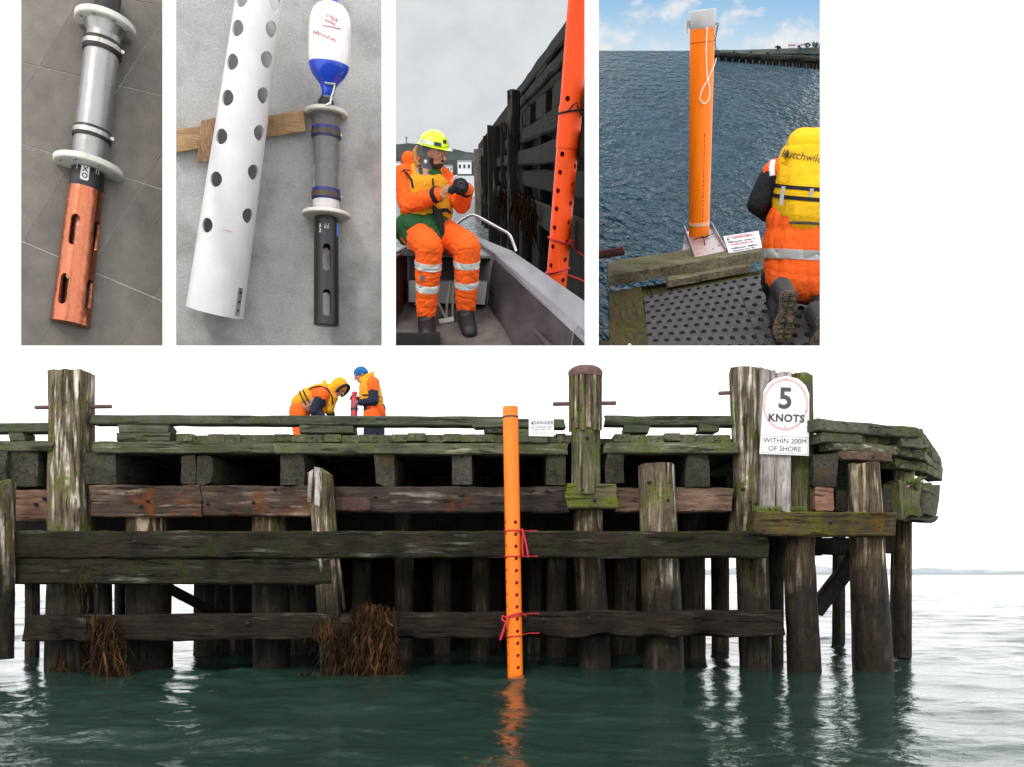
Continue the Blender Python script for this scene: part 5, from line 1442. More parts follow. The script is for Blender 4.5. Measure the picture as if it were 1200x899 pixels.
    # boots
    for (a, toe) in ((ANR, V(2, -26, -22)), (ANL, V(5, -26, -26))):
        mb = MB().cap(a + V(0, 0, 4), a + V(0, -2, -14), 10.5, 10.5).cap(a + V(0, -2, -15), a + toe, 11, 9.5).cap(a + V(0, 4, -18), a + toe + V(0, 0, -3), 9, 8)
        S.part('boot', remeshed(mb, 'boot', Vector(T['_b']), 1.1, 4, 0.4, 0.1), BOOT, T)
    # green jacket hem
    gj = MB()
    gj.cap(p(497, 235, 8), p(495, 262, 6), 22, 25); gj.ell(p(486, 264, -6), (24, 26, 18)); gj.ell(p(508, 262, -4), (22, 26, 15)); gj.cap(p(478, 270, -14), p(482, 280, -26), 12, 8)
    gj.cap(p(505, 266, -24), p(516, 277, -34), 10, 5); gj.cap(p(470, 268, 6), p(474, 280, 6), 13, 8)
    gj.cap(p(493, 203, -6), p(512, 204, -3), 6.5, 6)
    cloth(S, 'green_jacket', gj, GREEN, T, 1.3, 6, 1.2, 0.08, 8.0, (1.5, 1, 0.8))
    # orange jacket: shoulders and sleeves
    oj = MB()
    oj.ell(p(496, 222, 8), (27, 19, 30)); oj.cap(SHR, SHL, 13.5, 12)
    oj.cap(SHR, ELR, 15, 12.5); oj.cap(ELR, ELR.lerp(WRR, 0.9), 12, 8.5)
    oj.cap(SHL, ELL, 13, 11.5); oj.cap(ELL, ELL.lerp(WRL, 0.9), 11.5, 8.5)
    oj.cap(p(480, 187, 14), p(490, 200, 12), 10, 9); oj.cap(p(488, 191, 16), p(506, 203, 10), 7, 6)
    cloth(S, 'jacket', oj, HIVIS, T, 1.1, 4, 1.1, 0.07, 1.0)
    for w0, w1, r0 in ((ELR.lerp(WRR, 0.84), ELR.lerp(WRR, 0.96), 8.8), (ELL.lerp(WRL, 0.86), ELL.lerp(WRL, 0.96), 8.6)):
        S.part('cuff', band(w0, w1, r0, 3, 20), BLACKC, T)
    # life vest: two front pads, collar, straps
    lv = MB()
    for i_ in range(8):
        yv = 217 + 31 * i_ / 7
        lv.cap(p(487 - 0.4 * i_, yv, -6), p(513 + 0.5 * i_, yv, -3), 13.5 + 0.4 * i_, 12.5 + 0.4 * i_)
    lv.cap(p(478, 243, 0), p(478, 249, 0), 9, 9)
    lv.cap(p(486, 198, 2), p(490, 214, -10), 7, 8); lv.cap(p(513, 200, 2), p(512, 214, -8), 6, 7.5)
    lv.cap(p(484, 195, 12), p(497, 190, 22), 6, 6)
    cloth(S, 'life_vest', lv, MUSTARD, T, 1.2, 4, 0.6, 0.08, 4.0)
    S.part('zip', MB().tube([p(507, 209, -17.5), p(508, 222, -19.5), p(508, 236, -21), p(508, 252, -21)], 1.0, 6), BLACKC, T)
    S.part('strap', MB().tube([p(471, 199, -8), p(477, 203, -15.5), p(482, 211, -18.5), p(484, 220, -20)], 1.7, 6, flat=0.5).tube([p(469, 203, -12), p(473, 199, -12), p(480, 200, -8)], 1.6, 6, flat=0.5), BLACKC, T)
    S.part('waist_strap', MB().tube([p(508, 243, -26), p(515, 250, -30), p(517, 262, -34), p(520, 275, -38)], [4.5, 5.5, 5, 3], 8, flat=0.4), BLACKC, T)
    S.part('waist_strap', MB().tube([p(514, 247, -26), p(524, 246, -22), p(528, 250, -20)], [4, 4.5, 3], 8, flat=0.5), BLACKC, T)
    # hood, earpiece
    hd = MB().ell(head - f * 5.5 - u * 4.0, (11.6, 10.5, 12.5), rot).cap(head - f * 6 - u * 11, p(497, 200, 2), 10.5, 12).ell(head - f * 4.5 + u * 4, (11.6, 10.5, 8), rot)
    cloth(S, 'hood', hd, GREYC, T, 0.9, 3, 0.6, 0.14, 2.0)
    S.part('hood_trim', MB().tube([p(489, 172, 2), p(486, 178, -4), p(487, 188, -8), p(491, 194, -10)], [2, 3, 3, 2], 8), fabric('tan_trim', (0.42, 0.20, 0.05)), T)
    er = head - sd * -1 * 0
    side = -sd if (-sd).y < 0 else sd
    S.part('earpiece', MB().ell(head + side * 12.0 - u * 9.5 - f * 3, (1.8, 2.2, 2.4), rot, 10, 8), plain('pale_earpiece', (0.6, 0.58, 0.56), 0.4), T)
    # helmet
    H = S.thing('helmet', 'lime yellow safety helmet on the head of the man in the dinghy', 'helmet', tuple(head + u * 4))
    ht = (u * 0.99 - f * 0.07).normalized()
    hc = head + u * 8.0 - f * 1.6
    prof = [(0, 17.2), (1.5, 17.6), (4, 17.0), (8, 15.2), (11.5, 12.4), (14.5, 8.5), (16.2, 4.5), (16.8, 1)]
    me = mesh_from(MB().lathe(hc, hc + ht, prof, 40), 'shell', Vector(H['_b']))
    S.part('shell', me, LIME, H)
    brm = []; n_ = 40; r1 = []; r2 = []; r3 = []
    for k in range(n_):
        a = 2 * math.pi * k / n_; dv = f * math.cos(a) + sd * math.sin(a); ex = 1.6 + 4.4 * max(0, math.cos(a)) ** 2
        r1.append(hc + dv * 16.4 + ht * 0.8); r2.append(hc + dv * (17.4 + ex) - ht * (0.6 + 0.5 * max(0, math.cos(a)))); r3.append(hc + dv * 16.2 - ht * 1.2)
    S.part('brim', MB().loft([r1, r2, r3], False, False, True), LIME, H)
    bd = MB()
    for k in range(-5, 6):
        pass
    for (a0, a1, mat_, nm, z) in ((-0.55, 0.45, REFL, 'reflective_sticker', 3.2), (0.5, 1.0, BLACKP, 'lamp_clip', 3.4), (-1.9, -1.3, BLACKP, 'lamp_clip', 3.4), (1.15, 1.5, RUBBER, 'visor_clip', 7)):
        vs = []; fs = []; m = 8
        dirn = side
        for k in range(m + 1):
            a = a0 + (a1 - a0) * k / m; dv = dirn * math.cos(a) + f * math.sin(a) * 1
            for z_ in (z - 2.0, z + 2.0):
                vs.append(hc + dv.normalized() * (17.9 - 0.22 * max(0, z_ - 2)) + ht * z_)
        for k in range(m): fs.append((2 * k, 2 * k + 2, 2 * k + 3, 2 * k + 1))
        S.part(nm, MB().add(vs, fs), mat_, H)
    # device in his hands
    D = S.thing('handheld_device', 'small black handheld device held up by the man in the dinghy', 'device', tuple(p(538, 217, -48)))
    cdev = p(537.5, 217.5, -48)
    rd = Matrix.Rotation(R(-35), 3, 'Y') @ Matrix.Rotation(R(25), 3, 'Z')
    def dbx(x0, x1, y0, y1, z0, z1): return MB().hexa([cdev + rd @ V(*v) for v in ((x0, y0, z0), (x1, y0, z0), (x1, y1, z0), (x0, y1, z0), (x0, y0, z1), (x1, y0, z1), (x1, y1, z1), (x0, y1, z1))])
    S.part('case', remeshed(MB().ell(cdev + V(2, 0, -1), (9.5, 7, 9.5)).cap(cdev + V(-8, -2, -5), cdev + V(2, -2, 2), 4.5, 5), 'case', Vector(D['_b']), 0.8, 4, 0.4, 0.15), BLACKC, D)
    S.part('lens_ring', MB().lathe(cdev + V(3, -5.5, 0), cdev + V(3.4, -12, 0.5), [(0, 4.6), (1.8, 4.6), (2.2, 3.4), (1.2, 2.6)], 20), RUBBER, D)
    S.part('clip', MB().tube([cdev + V(-7, -2, 4), cdev + V(-4, -4, 9), cdev + V(-1, -4, 10)], 1.3, 8), plain('pale_clip', (0.5, 0.5, 0.5), 0.4), D)
picture_three()

# ------------------------------------------------------------------ picture 4: orange pipe on the wharf edge, kneeling person
S4 = DisplaySet(831, 60, 20.0, False)
def picture_four():
    S = S4; p = S.p; c = S.M.inverted() @ S.C
    t = NT('blue_sky_backdrop'); co = t.coord(scale=(0.0042, 0.0042, 0.0075))
    nn = t.noise(co, 1.0, 6, 0.55, 0.15)
    gz = t.new('ShaderNodeSeparateXYZ'); t.link(t.coord(), gz.inputs[0])
    blue = t.ramp(t.math('MULTIPLY', gz.outputs[2], 1 / 330.0, True), [(0.0, (0.62, 0.76, 0.87)), (0.45, (0.40, 0.62, 0.84)), (1.0, (0.24, 0.49, 0.80))])
    cl = t.ramp(nn, [(0.25, (0.58, 0.66, 0.76)), (0.62, (0.80, 0.83, 0.86)), (0.75, (0.88, 0.89, 0.90))])
    col = t.mix(t.ramp(nn, [(0.47, 0.0), (0.60, 0.92)]), blue, cl)
    e = t.new('ShaderNodeEmission'); t.link(col, e.inputs[0]); t.link(e.outputs[0], t.n['Material Output'].inputs[0])
    DS = 4300
    S.solo('sky', MB().slab([p(694, 110, DS), p(969, 110, DS), p(969, -70, DS), p(694, -70, DS)], 20, V(0, -1, 0)), t.m, None, None, base=tuple(p(831, 60, DS)), kind='structure')
    # sea: a sheet with small waves, from below the wharf out to the horizon
    wm = NT('open_sea'); wc = wm.coord(scale=(0.012, 0.006, 0.012))
    wm.base(wm.ramp(wm.noise(wc, 0.25, 4), [(0.3, (0.004, 0.030, 0.046)), (0.7, (0.011, 0.052, 0.082))])); wm.set(rough=0.14, spec=0.15); wm.bump(wm.noise(wm.coord(scale=(0.03, 0.018, 0.03)), 1.0, 3, 0.55), 0.7, 7)
    nr, nc = 260, 150; vs = []; fs = []
    ya, yb, da, db = 422, 59.5, 620.0, 4200.0
    pa, pb = p(831, ya, da), p(831, yb, db)
    sn = V(0, -(pb.z - pa.z), pb.y - pa.y).normalized()
    for j in range(nr):
        y = ya + (yb - ya) * j / (nr - 1)
        for i in range(nc):
            v = on_plane(S, 694 + 275 * i / (nc - 1), y, pa, sn)
            q = V(v.x * 0.030, v.y * 0.021, 0); q2 = V(v.x * 0.012 + 5, v.y * 0.008, 4)
            h = (1 - abs(noise.noise(q)) * 2.0) * 2.4 + noise.noise(q2) * 5 + noise.noise(q * 2.7) * 1.6
            vs.append(v + V(0, 0, h * max(0, min(1, (db - v.y) / 1500))))
    for j in range(nr - 1):
        for i in range(nc - 1): k = j * nc + i; fs.append((k, k + 1, k + nc + 1, k + nc))
    S.solo('sea', MB().add(vs, fs), wm.m, None, None, base=tuple(p(831, 250, 1500)), kind='structure')
    # far shore and far wharf
    LM = plain('far_land', (0.05, 0.06, 0.055), 0.95, var=0.4, vs=0.01)
    rings = []
    for i in range(26):
        x = 834 + i * 5.4; y = 58.6 - (max(0, x - 870) * 0.035) - 0.6 * abs(noise.noise(V(i * 0.5, 2, 0)))
        rings.append([p(x, 63, 4090), p(x, y, 4110), p(x, y, 4190), p(x, 63, 4220)])
    S.solo('far_shore', MB().loft(rings), LM, None, None, base=tuple(p(831, 60, 4100)), kind='structure')
    rng = random.Random(9)
    FT = plain('far_foliage', (0.03, 0.042, 0.028), 0.95, var=0.5, vs=0.02)
    FB = plain('far_bark', (0.05, 0.04, 0.03), 0.9)
    for k, (x, w, h) in enumerate(((912, 7, 3.5), (937, 5, 3), (946, 8, 5.5), (955, 8, 6.5), (963, 8, 7))):
        yb_ = 58.6 - (x - 870) * 0.03
        T = S.thing('shore_tree', ['low dark tree leftmost on the far shore', 'small dark tree second from the left on the far shore', 'rounded dark tree in the middle of the far shore row', 'tall dark tree second from the right on the far shore', 'dark tree at the right edge of the far shore'][k], 'tree', tuple(p(x, yb_, 4080)), 'trees on the far shore')
        S.part('trunk', MB().cyl(p(x, yb_, 4085), p(x, yb_ - h * 0.5, 4085), 2.5, 1.5, 8), FB, T)
        mb = MB()
        for i in range(60):
            a = rng.uniform(0, 6.28); rr = rng.random() ** 0.5
            q = p(x + math.cos(a) * rr * w / 2, yb_ - h * 0.55 + math.sin(a) * rr * h * 0.5, 4085 + rng.uniform(-12, 12))
            v1, v2 = V(rng.uniform(-1, 1), rng.uniform(-1, 1), rng.uniform(-1, 1)).normalized() * 5, V(rng.uniform(-1, 1), rng.uniform(-1, 1), rng.uniform(-1, 1)).normalized() * 5
            mb.add([q - v1, q + v2, q + v1, q - v2], [(0, 1, 2, 3)])
        S.part('crown', mb, FT, T, smooth=False)
    WHs = plain('far_white_wall', (0.6, 0.58, 0.56), 0.8, var=0.05, vs=0.01); RFs = plain('far_red_roof', (0.2, 0.08, 0.06), 0.8)
    for k, (x, w) in enumerate(((928, 8), (941, 6))):
        yb_ = 57.4 - (x - 870) * 0.028
        a, b2 = p(x - w / 2, yb_, 4070), p(x + w / 2, yb_ - 2.4, 4070)
        T = S.thing('far_house', ('wider' if k == 0 else 'narrower') + ' pale far shore house with red roof among the small trees', 'house', tuple(a), 'houses on the far shore by the long wharf')
        S.part('wall', MB().box(a.x, b2.x, 4070, 4078, a.z, b2.z), WHs, T)
        S.part('roof', MB().add([V(a.x - 2, 4068, b2.z), V(b2.x + 2, 4068, b2.z), V(b2.x + 2, 4080, b2.z), V(a.x - 2, 4080, b2.z), V(a.x, 4074, b2.z + 5), V(b2.x, 4074, b2.z + 5)], [(0, 1, 5, 4), (2, 3, 4, 5), (0, 4, 3), (1, 2, 5)]), RFs, T)
    JW = wood('far_wharf_wood', (0.02, 0.018, 0.015), (0.10, 0.09, 0.075), 'X', k=300, moss=((0.09, 0.09, 0.04), 0.3))
    T = S.thing('far_wharf', 'long dark timber wharf crossing the water to the far shore', 'wharf', tuple(p(900, 75, 3000)))
    def fp(x, y): return p(x, y, 3600 - (x - 840) * 10)
    S.part('deck', MB().timber(fp(838, 63), fp(972, 70), 60, 15, seg=30, jit=2.5, ch=2, fr=0.02, wear=4), JW, T)
    S.part('cap_beam', MB().timber(fp(838, 66) + V(0, -14, 0), fp(972, 74) + V(0, -14, 0), 20, 10, seg=30, jit=2.5, ch=2, fr=0.02, wear=4), JW, T)
    for i in range(34):
        x = 840 + i * 3.9; u = (x - 838) / 134
        S.part('pile', MB().cyl(fp(x, 71.5 + 11 * u) + V(0, -16 - rng.uniform(0, 6), 0), fp(x, 60.5 + 4 * u - (1.2 if i % 5 == 0 else -2)) + V(0, -16, 0), 5, 5, 7), JW, T)
    for i in range(17):
        x = 842 + i * 7.8; u = (x - 838) / 134
        S.part('back_pile', MB().cyl(fp(x, 71 + 9 * u) + V(0, 40, 0), fp(x, 63 + 6 * u) + V(0, 40, 0), 6, 6, 6), JW, T)
    # deck
    Z0 = p(831, 405, -60).z
    up = V(0, 0, 1)
    PL = lambda x, y, h=0.0: on_plane(S, x, y, V(0, 0, Z0 + h), up)
    kw = wood('kerb_timber_grey', (0.07, 0.062, 0.042), (0.30, 0.275, 0.20), 'X', k=170, moss=((0.10, 0.11, 0.045), 0.30), rust=((0.10, 0.065, 0.035), 0.2), bump=0.5)
    kw2 = wood('deck_timber_brown', (0.05, 0.04, 0.022), (0.20, 0.165, 0.10), 'Y', k=170, moss=((0.12, 0.12, 0.03), 0.34), bump=0.8)
    W4 = S.thing('wharf_edge', 'timber wharf edge with kerb beam where the person kneels', 'wharf', tuple(PL(760, 380)))
    def hx(name, top, h, drop, mat, seg=12, jit=1.2):
        """timber from four pixel corners of its top face (front-left, front-right, back-right, back-left)"""
        a, b2, c2, d2 = [PL(x, y, h) for x, y in top]
        rings = []
        for i in range(seg + 1):
            u = i / seg; fr_, bk = a.lerp(b2, u), d2.lerp(c2, u)
            m = (fr_ + bk) / 2
            ring = []
            for v in (fr_ + up * -2, fr_.lerp(bk, 0.06), m, bk.lerp(fr_, 0.06), bk - up * 2, bk - up * drop, fr_ - up * drop, fr_ - up * drop * 0.5):
                ring.append(v + noise.noise_vector(v * 0.03) * jit + noise.noise_vector(v * 0.12) * jit * 0.5)
            rings.append(ring)
        return S.part(name, MB().loft(rings), mat, W4)
    hx('kerb_beam', [(712, 322), (972, 280.5), (972, 266), (712, 306)], 28, 19, kw, 20)
    hx('kerb_spacer', [(782, 327.8), (880, 310.5), (880, 300), (782, 318)], 9, 13, kw)
    hx('kerb_spacer', [(915, 303.5), (975, 292), (975, 284), (915, 294)], 9, 13, kw)
    hx('deck_plank', [(714, 412), (760, 412), (752, 335), (713.5, 340)], 3, 14, kw2, 8, 1.6)
    hx('deck_plank', [(690, 416), (713, 416), (712.5, 398), (690, 399)], -4, 10, kw2, 4)
    hx('deck_plank', [(740, 352), (960, 318), (960, 308), (740, 336)], -9, 12, kw2, 10)
    for k in range(5):
        y0 = 355 + k * 13
        hx('under_plank', [(745, y0 + 13), (985, y0 - 24), (985, y0 - 36), (745, y0)], -14, 10, wood('under_plank_dark', (0.008, 0.007, 0.006), (0.03, 0.026, 0.02), 'X', k=170), 4)
    S.part('coach_bolt', MB().lathe(PL(737.5, 405, 3), PL(737.5, 405, 20), [(0, 3), (2, 2.8), (3.2, 1.6)], 8), plain('bright_bolt', (0.6, 0.6, 0.58), 0.3, 0.8), W4)
    S.part('rusty_rail', MB().lathe(p(694, 300, 230), p(736.5, 293, 230), [(0, 6.5), (49, 6.5), (50.5, 5)], 16), plain('rust_red_rail', (0.085, 0.022, 0.018), 0.8, var=0.4, vs=0.1, bump=0.5, bs=0.6, bd=0.5), W4)
    # perforated plate
    MT4 = plain('grey_plate_metal', (0.055, 0.052, 0.056), 0.6, 0.0, spec=0.12, var=0.15, vs=0.03, bump=0.15, bs=0.8, bd=0.3)
    def plate(label, quad, nu, nv, h):
        q0, q1, q2, q3 = [PL(x, y, h) for x, y in quad]
        Tt = S.thing('perforated_plate', label, 'plate', tuple(q0), 'perforated deck plates')
        mb = MB()
        P_ = lambda u, v: q0.lerp(q1, u).lerp(q3.lerp(q2, u), v)
        for j in range(nv):
            for i in range(nu):
                sh = 0.0
                u0, u1, v0, v1 = i / nu, (i + 1) / nu, j / nv, (j + 1) / nv
                cu = (u0 + u1) / 2 + (0.22 / nu if j % 2 else -0.22 / nu); cv = (v0 + v1) / 2
                sq = [(u0, v0), (cu, v0), (u1, v0), (u1, cv), (u1, v1), (cu, v1), (u0, v1), (u0, cv)]
                ho = [P_(cu + 0.25 / nu * math.cos(R(-135 + 45 * k)), cv + 0.27 / nv * math.sin(R(-135 + 45 * k))) for k in range(8)]
                vs = [P_(*v) for v in sq] + [v + up * 1.6 for v in ho] + [v - up * 5 for v in ho]
                fs = []
                for k in range(8):
                    m = (k + 1) % 8
                    fs.append((k, m, 8 + m, 8 + k)); fs.append((8 + k, 8 + m, 16 + m, 16 + k))
                mb.add(vs, fs)
        S.part('plate', mb, MT4, Tt, smooth=False)
        edge = [P_(0, 0), P_(1, 0), P_(1, 1), P_(0, 1)]
        S.part('edge_strip', MB().slab([edge[0], edge[1], edge[1] - up * 6, edge[0] - up * 6], 0.8), MT4, Tt)
        S.part('edge_strip', MB().slab([edge[0], edge[3], edge[3] - up * 6, edge[0] - up * 6], 0.8), MT4, Tt)
    plate('large grey perforated deck plate between mossy plank and kneeling person', [(759.5, 412), (893, 412), (861.5, 327.5), (754.5, 348)], 10, 10, 1.0)
    plate('grey perforated deck plate underneath the kneeling person', [(893.6, 412), (1010, 412), (948, 311), (862.1, 327.4)], 7, 10, 0.0)
    # aluminium channel bracket carrying the pipe
    RA = scratch_metal('anodised_channel', (0.50, 0.44, 0.45), 0.35)
    CB = S.thing('channel_bracket', 'aluminium channel bracket on the kerb holding the orange pipe foot', 'bracket', tuple(PL(830, 295, 29)))
    k0 = [PL(x, y, 28.8) for x, y in ((814, 301.5), (851, 294), (833, 268), (802, 272))]
    S.part('base_plate', MB().slab(k0, 1.5, up), RA, CB)
    S.part('channel_wall', MB().slab([k0[0], k0[3], k0[3] + up * 11, k0[0] + up * 4], 1.4), RA, CB)
    S.part('channel_wall', MB().slab([k0[1], k0[2], k0[2] + up * 13, k0[1] + up * 5], 1.4), RA, CB)
    S.part('back_flange', MB().slab([k0[3], k0[2], k0[2] - up * 90 + V(0, 20, 0), k0[3] - up * 90 + V(0, 20, 0)], 1.4), RA, CB)
    for (x, y) in ((826, 285), (836, 292), (842, 288), (818, 297)):
        q = PL(x, y, 29); S.part('bolt', MB().lathe(q, q + up, [(0, 1.6), (1.4, 1.6), (1.8, 1)], 6), CLAMP, CB)
    # pipe
    OR4 = pipe_paint('orange_pipe_clean', (0.98, 0.205, 0.005), 130.0, 0.2, 0.35)
    foot = PL(819.0, 276, 30); dpt = foot.y
    top = p(823.5, 12, dpt)
    sc = (1173 + dpt) / 1173.0
    A0 = foot; d = (top - foot).normalized(); L = (top - foot).length
    T = S.thing('orange_standpipe', 'upright orange pipe with silver cap standing on the wharf edge', 'pipe', tuple(foot))
    def s(py): return (p(819 + (276 - py) / 264 * 4.5, py, dpt) - A0).dot(d)
    r0, r1 = 12.9 * sc, 14.4 * sc
    rr = lambda tt: r0 + (r1 - r0) * tt / L
    S.part('pipe', MB().lathe(A0, A0 + d, [(0, r0), (s(33), rr(s(33)))], 48), OR4, T)
    S.part('cap', MB().lathe(A0, A0 + d, [(s(32.5), rr(L) * 0.98), (s(32), rr(L) * 1.06), (s(30), rr(L) * 1.07), (s(13), rr(L) * 1.07), (s(12), rr(L) * 1.03), (s(11.5), rr(L) * 0.9)], 48), plain('silver_cap', (0.36, 0.36, 0.355), 0.45, 0.15, var=0.06, vs=0.05), T)
    S.part('joint_line', MB().lathe(A0, A0 + d, [(s(49.6), rr(s(49)) - 0.5), (s(49.5), rr(s(49)) + 0.5), (s(48.8), rr(s(49)) + 0.5), (s(48.7), rr(s(49)) - 0.5)], 48), plain('dark_orange_joint', (0.35, 0.07, 0.005), 0.6), T)
    S.part('tape_ring', MB().lathe(A0, A0 + d, [(s(263.5), rr(0) - 0.5), (s(263.5), rr(0) + 0.7), (s(259.5), rr(0) + 0.7), (s(259.5), rr(0) - 0.5)], 48), plain('pale_tape', (0.75, 0.42, 0.26), 0.5), T)
    toC = c - (A0 + d * L / 2); toC = (toC - d * toC.dot(d)).normalized(); lat = d.cross(toC)
    if lat.x < 0: lat = -lat
    rg = random.Random(2)
    o = (toC * math.cos(R(20)) + lat * math.sin(R(20)))
    mk = MB()
    y = 155
    while y < 260:
        h_ = rg.uniform(1, 4); q0, q1 = s(y), s(y + h_)
        w = 0.25 + rg.random() * 0.3
        mk.slab([A0 + d * q1 + o * (rr(q1) + 0.4) - lat * w, A0 + d * q1 + o * (rr(q1) + 0.4) + lat * w, A0 + d * q0 + o * (rr(q0) + 0.4) + lat * w, A0 + d * q0 + o * (rr(q0) + 0.4) - lat * w], 0.6, o)
        y += h_ + rg.uniform(0.8, 2.5)
    S.part('printed_line', mk, plain('print_ink', (0.12, 0.03, 0.01), 0.6), T, kind='stuff')
    f1 = A0 + d * s(28) - lat * rr(L) * 1.05
    S.part('latch', MB().box(f1.x - 7, f1.x - 1, f1.y - 4, f1.y + 2, f1.z - 2, f1.z + 7).box(f1.x - 5, f1.x - 2, f1.y - 4, f1.y - 1, f1.z - 12, f1.z - 2), CLAMP, T)
    # cord with loop, chain
    CW = plain('white_cord', (0.78, 0.74, 0.66), 0.8, var=0.1, vs=0.5)
    dd = dpt - r1 - 3
    T2 = S.thing('looped_cord', 'white cord tied in a loop hanging down the orange standpipe', 'cord', tuple(p(828, 36, dd)))
    S.part('cord', MB().tube([p(x, y, dd) for x, y in ((828.3, 34), (828, 45), (827.4, 60), (828, 75), (828.6, 88), (829.3, 95), (831.5, 101), (832, 108), (831.2, 115), (829, 119.5), (825.5, 121.5), (822, 120), (820.3, 115), (821.5, 109), (825, 101), (829, 95), (832, 88), (835.5, 80), (838, 74), (839.5, 68))], 0.95, 6), CW, T2)
    S.part('knot', MB().ell(p(829.4, 94.5, dd), (2.1, 2.1, 2.6), n=10, m=6).ell(p(828.3, 34, dd), (1.8, 1.8, 1.8), n=10, m=6), CW, T2)
    T3 = S.thing('chain', 'thin dark chain hanging from the right of the silver pipe cap', 'chain', tuple(p(840, 28, dpt)))
    cp = [(840, 27), (841.5, 30), (840.5, 33), (839.8, 36.5), (839, 40), (838.4, 44), (838, 48), (838, 52), (838.6, 56), (839.6, 60), (841, 64), (841.5, 68)]
    link = None
    for i in range(len(cp) - 1):
        a, b2 = p(*cp[i], dpt - 8), p(*cp[i + 1], dpt - 8); m = (a + b2) / 2; ax = (b2 - a).normalized(); sd = V(0, 1, 0) if i % 2 else ax.cross(V(0, 1, 0)).normalized()
        S.part('chain_link', MB().tube([m + ax * math.cos(k * math.pi / 5) * 2.9 + sd * math.sin(k * math.pi / 5) * 1.5 for k in range(10)], 0.55, 5, False, True), RUBBER, T3)
    T4 = S.thing('foot_tie', 'thin black cord tied round the orange pipe foot', 'cord', tuple(foot))
    S.part('cord', MB().tube([PL(x, y, h) for x, y, h in ((812, 281.5, 31), (818, 279, 34), (823, 278.5, 35), (829, 277, 34), (836, 274, 32))], 0.8, 6), BLACKC, T4)
    S.part('cord', MB().tube([PL(x, y, h) for x, y, h in ((820, 279, 36), (824, 277, 36), (825, 281, 31), (826, 287, 30))], 0.8, 6).ell(PL(822, 278.5, 35), (2, 2, 1.6), n=8, m=6), BLACKC, T4)
    # danger notice lying on the kerb
    sg = [PL(x, y, 29.4 if i in (0, 1) else 34) for i, (x, y) in enumerate(((854, 296.5), (893, 290), (889, 270.5), (847.5, 277)))]
    N = (sg[1] - sg[0]).cross(sg[3] - sg[0]).normalized()
    T5 = S.thing('danger_notice', 'white danger notice lying on the kerb between pipe and kneeling person', 'sign', tuple(sg[0]))
    S.part('panel', MB().slab(sg, 1.0, N), plain('grey_white_notice', (0.55, 0.55, 0.60), 0.5, var=0.05, vs=0.1), T5)
    ux = (sg[1] - sg[0]).normalized(); uy = N.cross(ux); Wd = (sg[1] - sg[0]).length; Hd = (sg[3] - sg[0]).dot(uy)
    sk = (sg[3] - sg[0]).dot(ux) / Hd
    M = lambda u, v: plane_matrix(sg[0] + ux * (Wd * u + sk * Hd * v) + uy * Hd * v + N * 0.5, ux, uy)
    place_text(S, T5, 'DANGER', Wd * 0.15, M(0.56, 0.82) @ Matrix.Diagonal((1, Hd * 0.26 / (Wd * 0.15), 1, 1)), RED_INK, bold=0.16, spacing=1.2)
    small_print(S, T5, M(0.5, 0.58), Wd * 0.86, Hd * 0.09, INK, 5)
    place_text(S, T5, 'PLEASE KEEP OFF', Wd * 0.093, M(0.5, 0.41) @ Matrix.Diagonal((1, Hd * 0.17 / (Wd * 0.093), 1, 1)), RED_INK, bold=0.06)
    small_print(S, T5, M(0.5, 0.20), Wd * 0.8, Hd * 0.09, INK, 6)
    small_print(S, T5, M(0.48, 0.07), Wd * 0.7, Hd * 0.08, INK, 7)
    S.part('hazard_mark', MB().slab([sg[0] + ux * (Wd * a_ + sk * Hd * b_) + uy * Hd * b_ + N * 0.5 for a_, b_ in ((0.06, 0.7), (0.16, 0.7), (0.11, 0.9))], 0.4, N), INK, T5)

    # kneeling person, seen from behind
    T = S.thing('person', 'person kneeling on the wharf plate, seen from behind in yellow vest and orange coat', 'person', tuple(PL(930, 395, 2)))
    pd = 120.0                                         # depth of the torso
    b = MB()
    q = lambda x, y, d=0.0: p(x, y, pd + d)
    k_ = (1173 + pd) / 1173.0
    PELV, CHEST, NECK = q(940, 322), q(943, 205, 26), q(946, 178, 36)
    b.cap(PELV, CHEST, 32, 34); b.cap(CHEST, NECK, 18, 13)
    head_shape(b, q(950, 172, 62), 22, V(0.15, 0.8, -0.6), V(0, 0, 1))
    SHL, SHR = q(908, 203, 26), q(980, 206, 26)
    ELL, HAL = q(889, 238, 18), q(902, 252, 70)
    b.cap(SHL, SHR, 15, 15); b.cap(SHL, ELL, 12, 10); b.cap(ELL, HAL, 9, 7); b.cap(SHR, q(992, 245, 20), 12, 10); b.cap(q(992, 245, 20), q(975, 260, 70), 9, 7)
    fw = (HAL - ELL).normalized()
    fingers(b, HAL + fw * 9, fw, V(1, 0, 0), V(0, 0, -1), 9, 2.2, 0.7, 1)
    fingers(b, q(973, 262, 80), V(-0.2, 0.9, -0.3), V(1, 0, 0), V(0, 0, -1), 9, 2.2, 0.7, -1)
    KL, KR = PL(915, 352, 16), PL(962, 350, 16)
    HL, HR = q(920, 326, 0), q(962, 326, 0)
    FL, FR = PL(917, 392, 26), PL(960, 398, 22)
    b.cap(HL, KL, 22, 16); b.cap(HR, KR, 22, 16); b.cap(KL, FL.lerp(KL, 0.55), 15, 9); b.cap(KR, FR.lerp(KR, 0.55), 15, 9); b.cap(HL, HR, 24, 24)
    S.part('body', remeshed(b, 'body', Vector(T['_b']), 1.6, 3), SKIN, T)
    tr = MB()
    tr.cap(HL, HR, 36, 36)
    tr.cap(HL, KL, 30, 22); tr.cap(HR, KR, 30, 22); tr.cap(KL, FL.lerp(KL, 0.35), 20, 15); tr.cap(KR, FR.lerp(KR, 0.35), 20, 15)
    
    cloth(S, 'trousers', tr, BLACKC, T, 2.0, 5, 1.6, 0.05, 5.0)
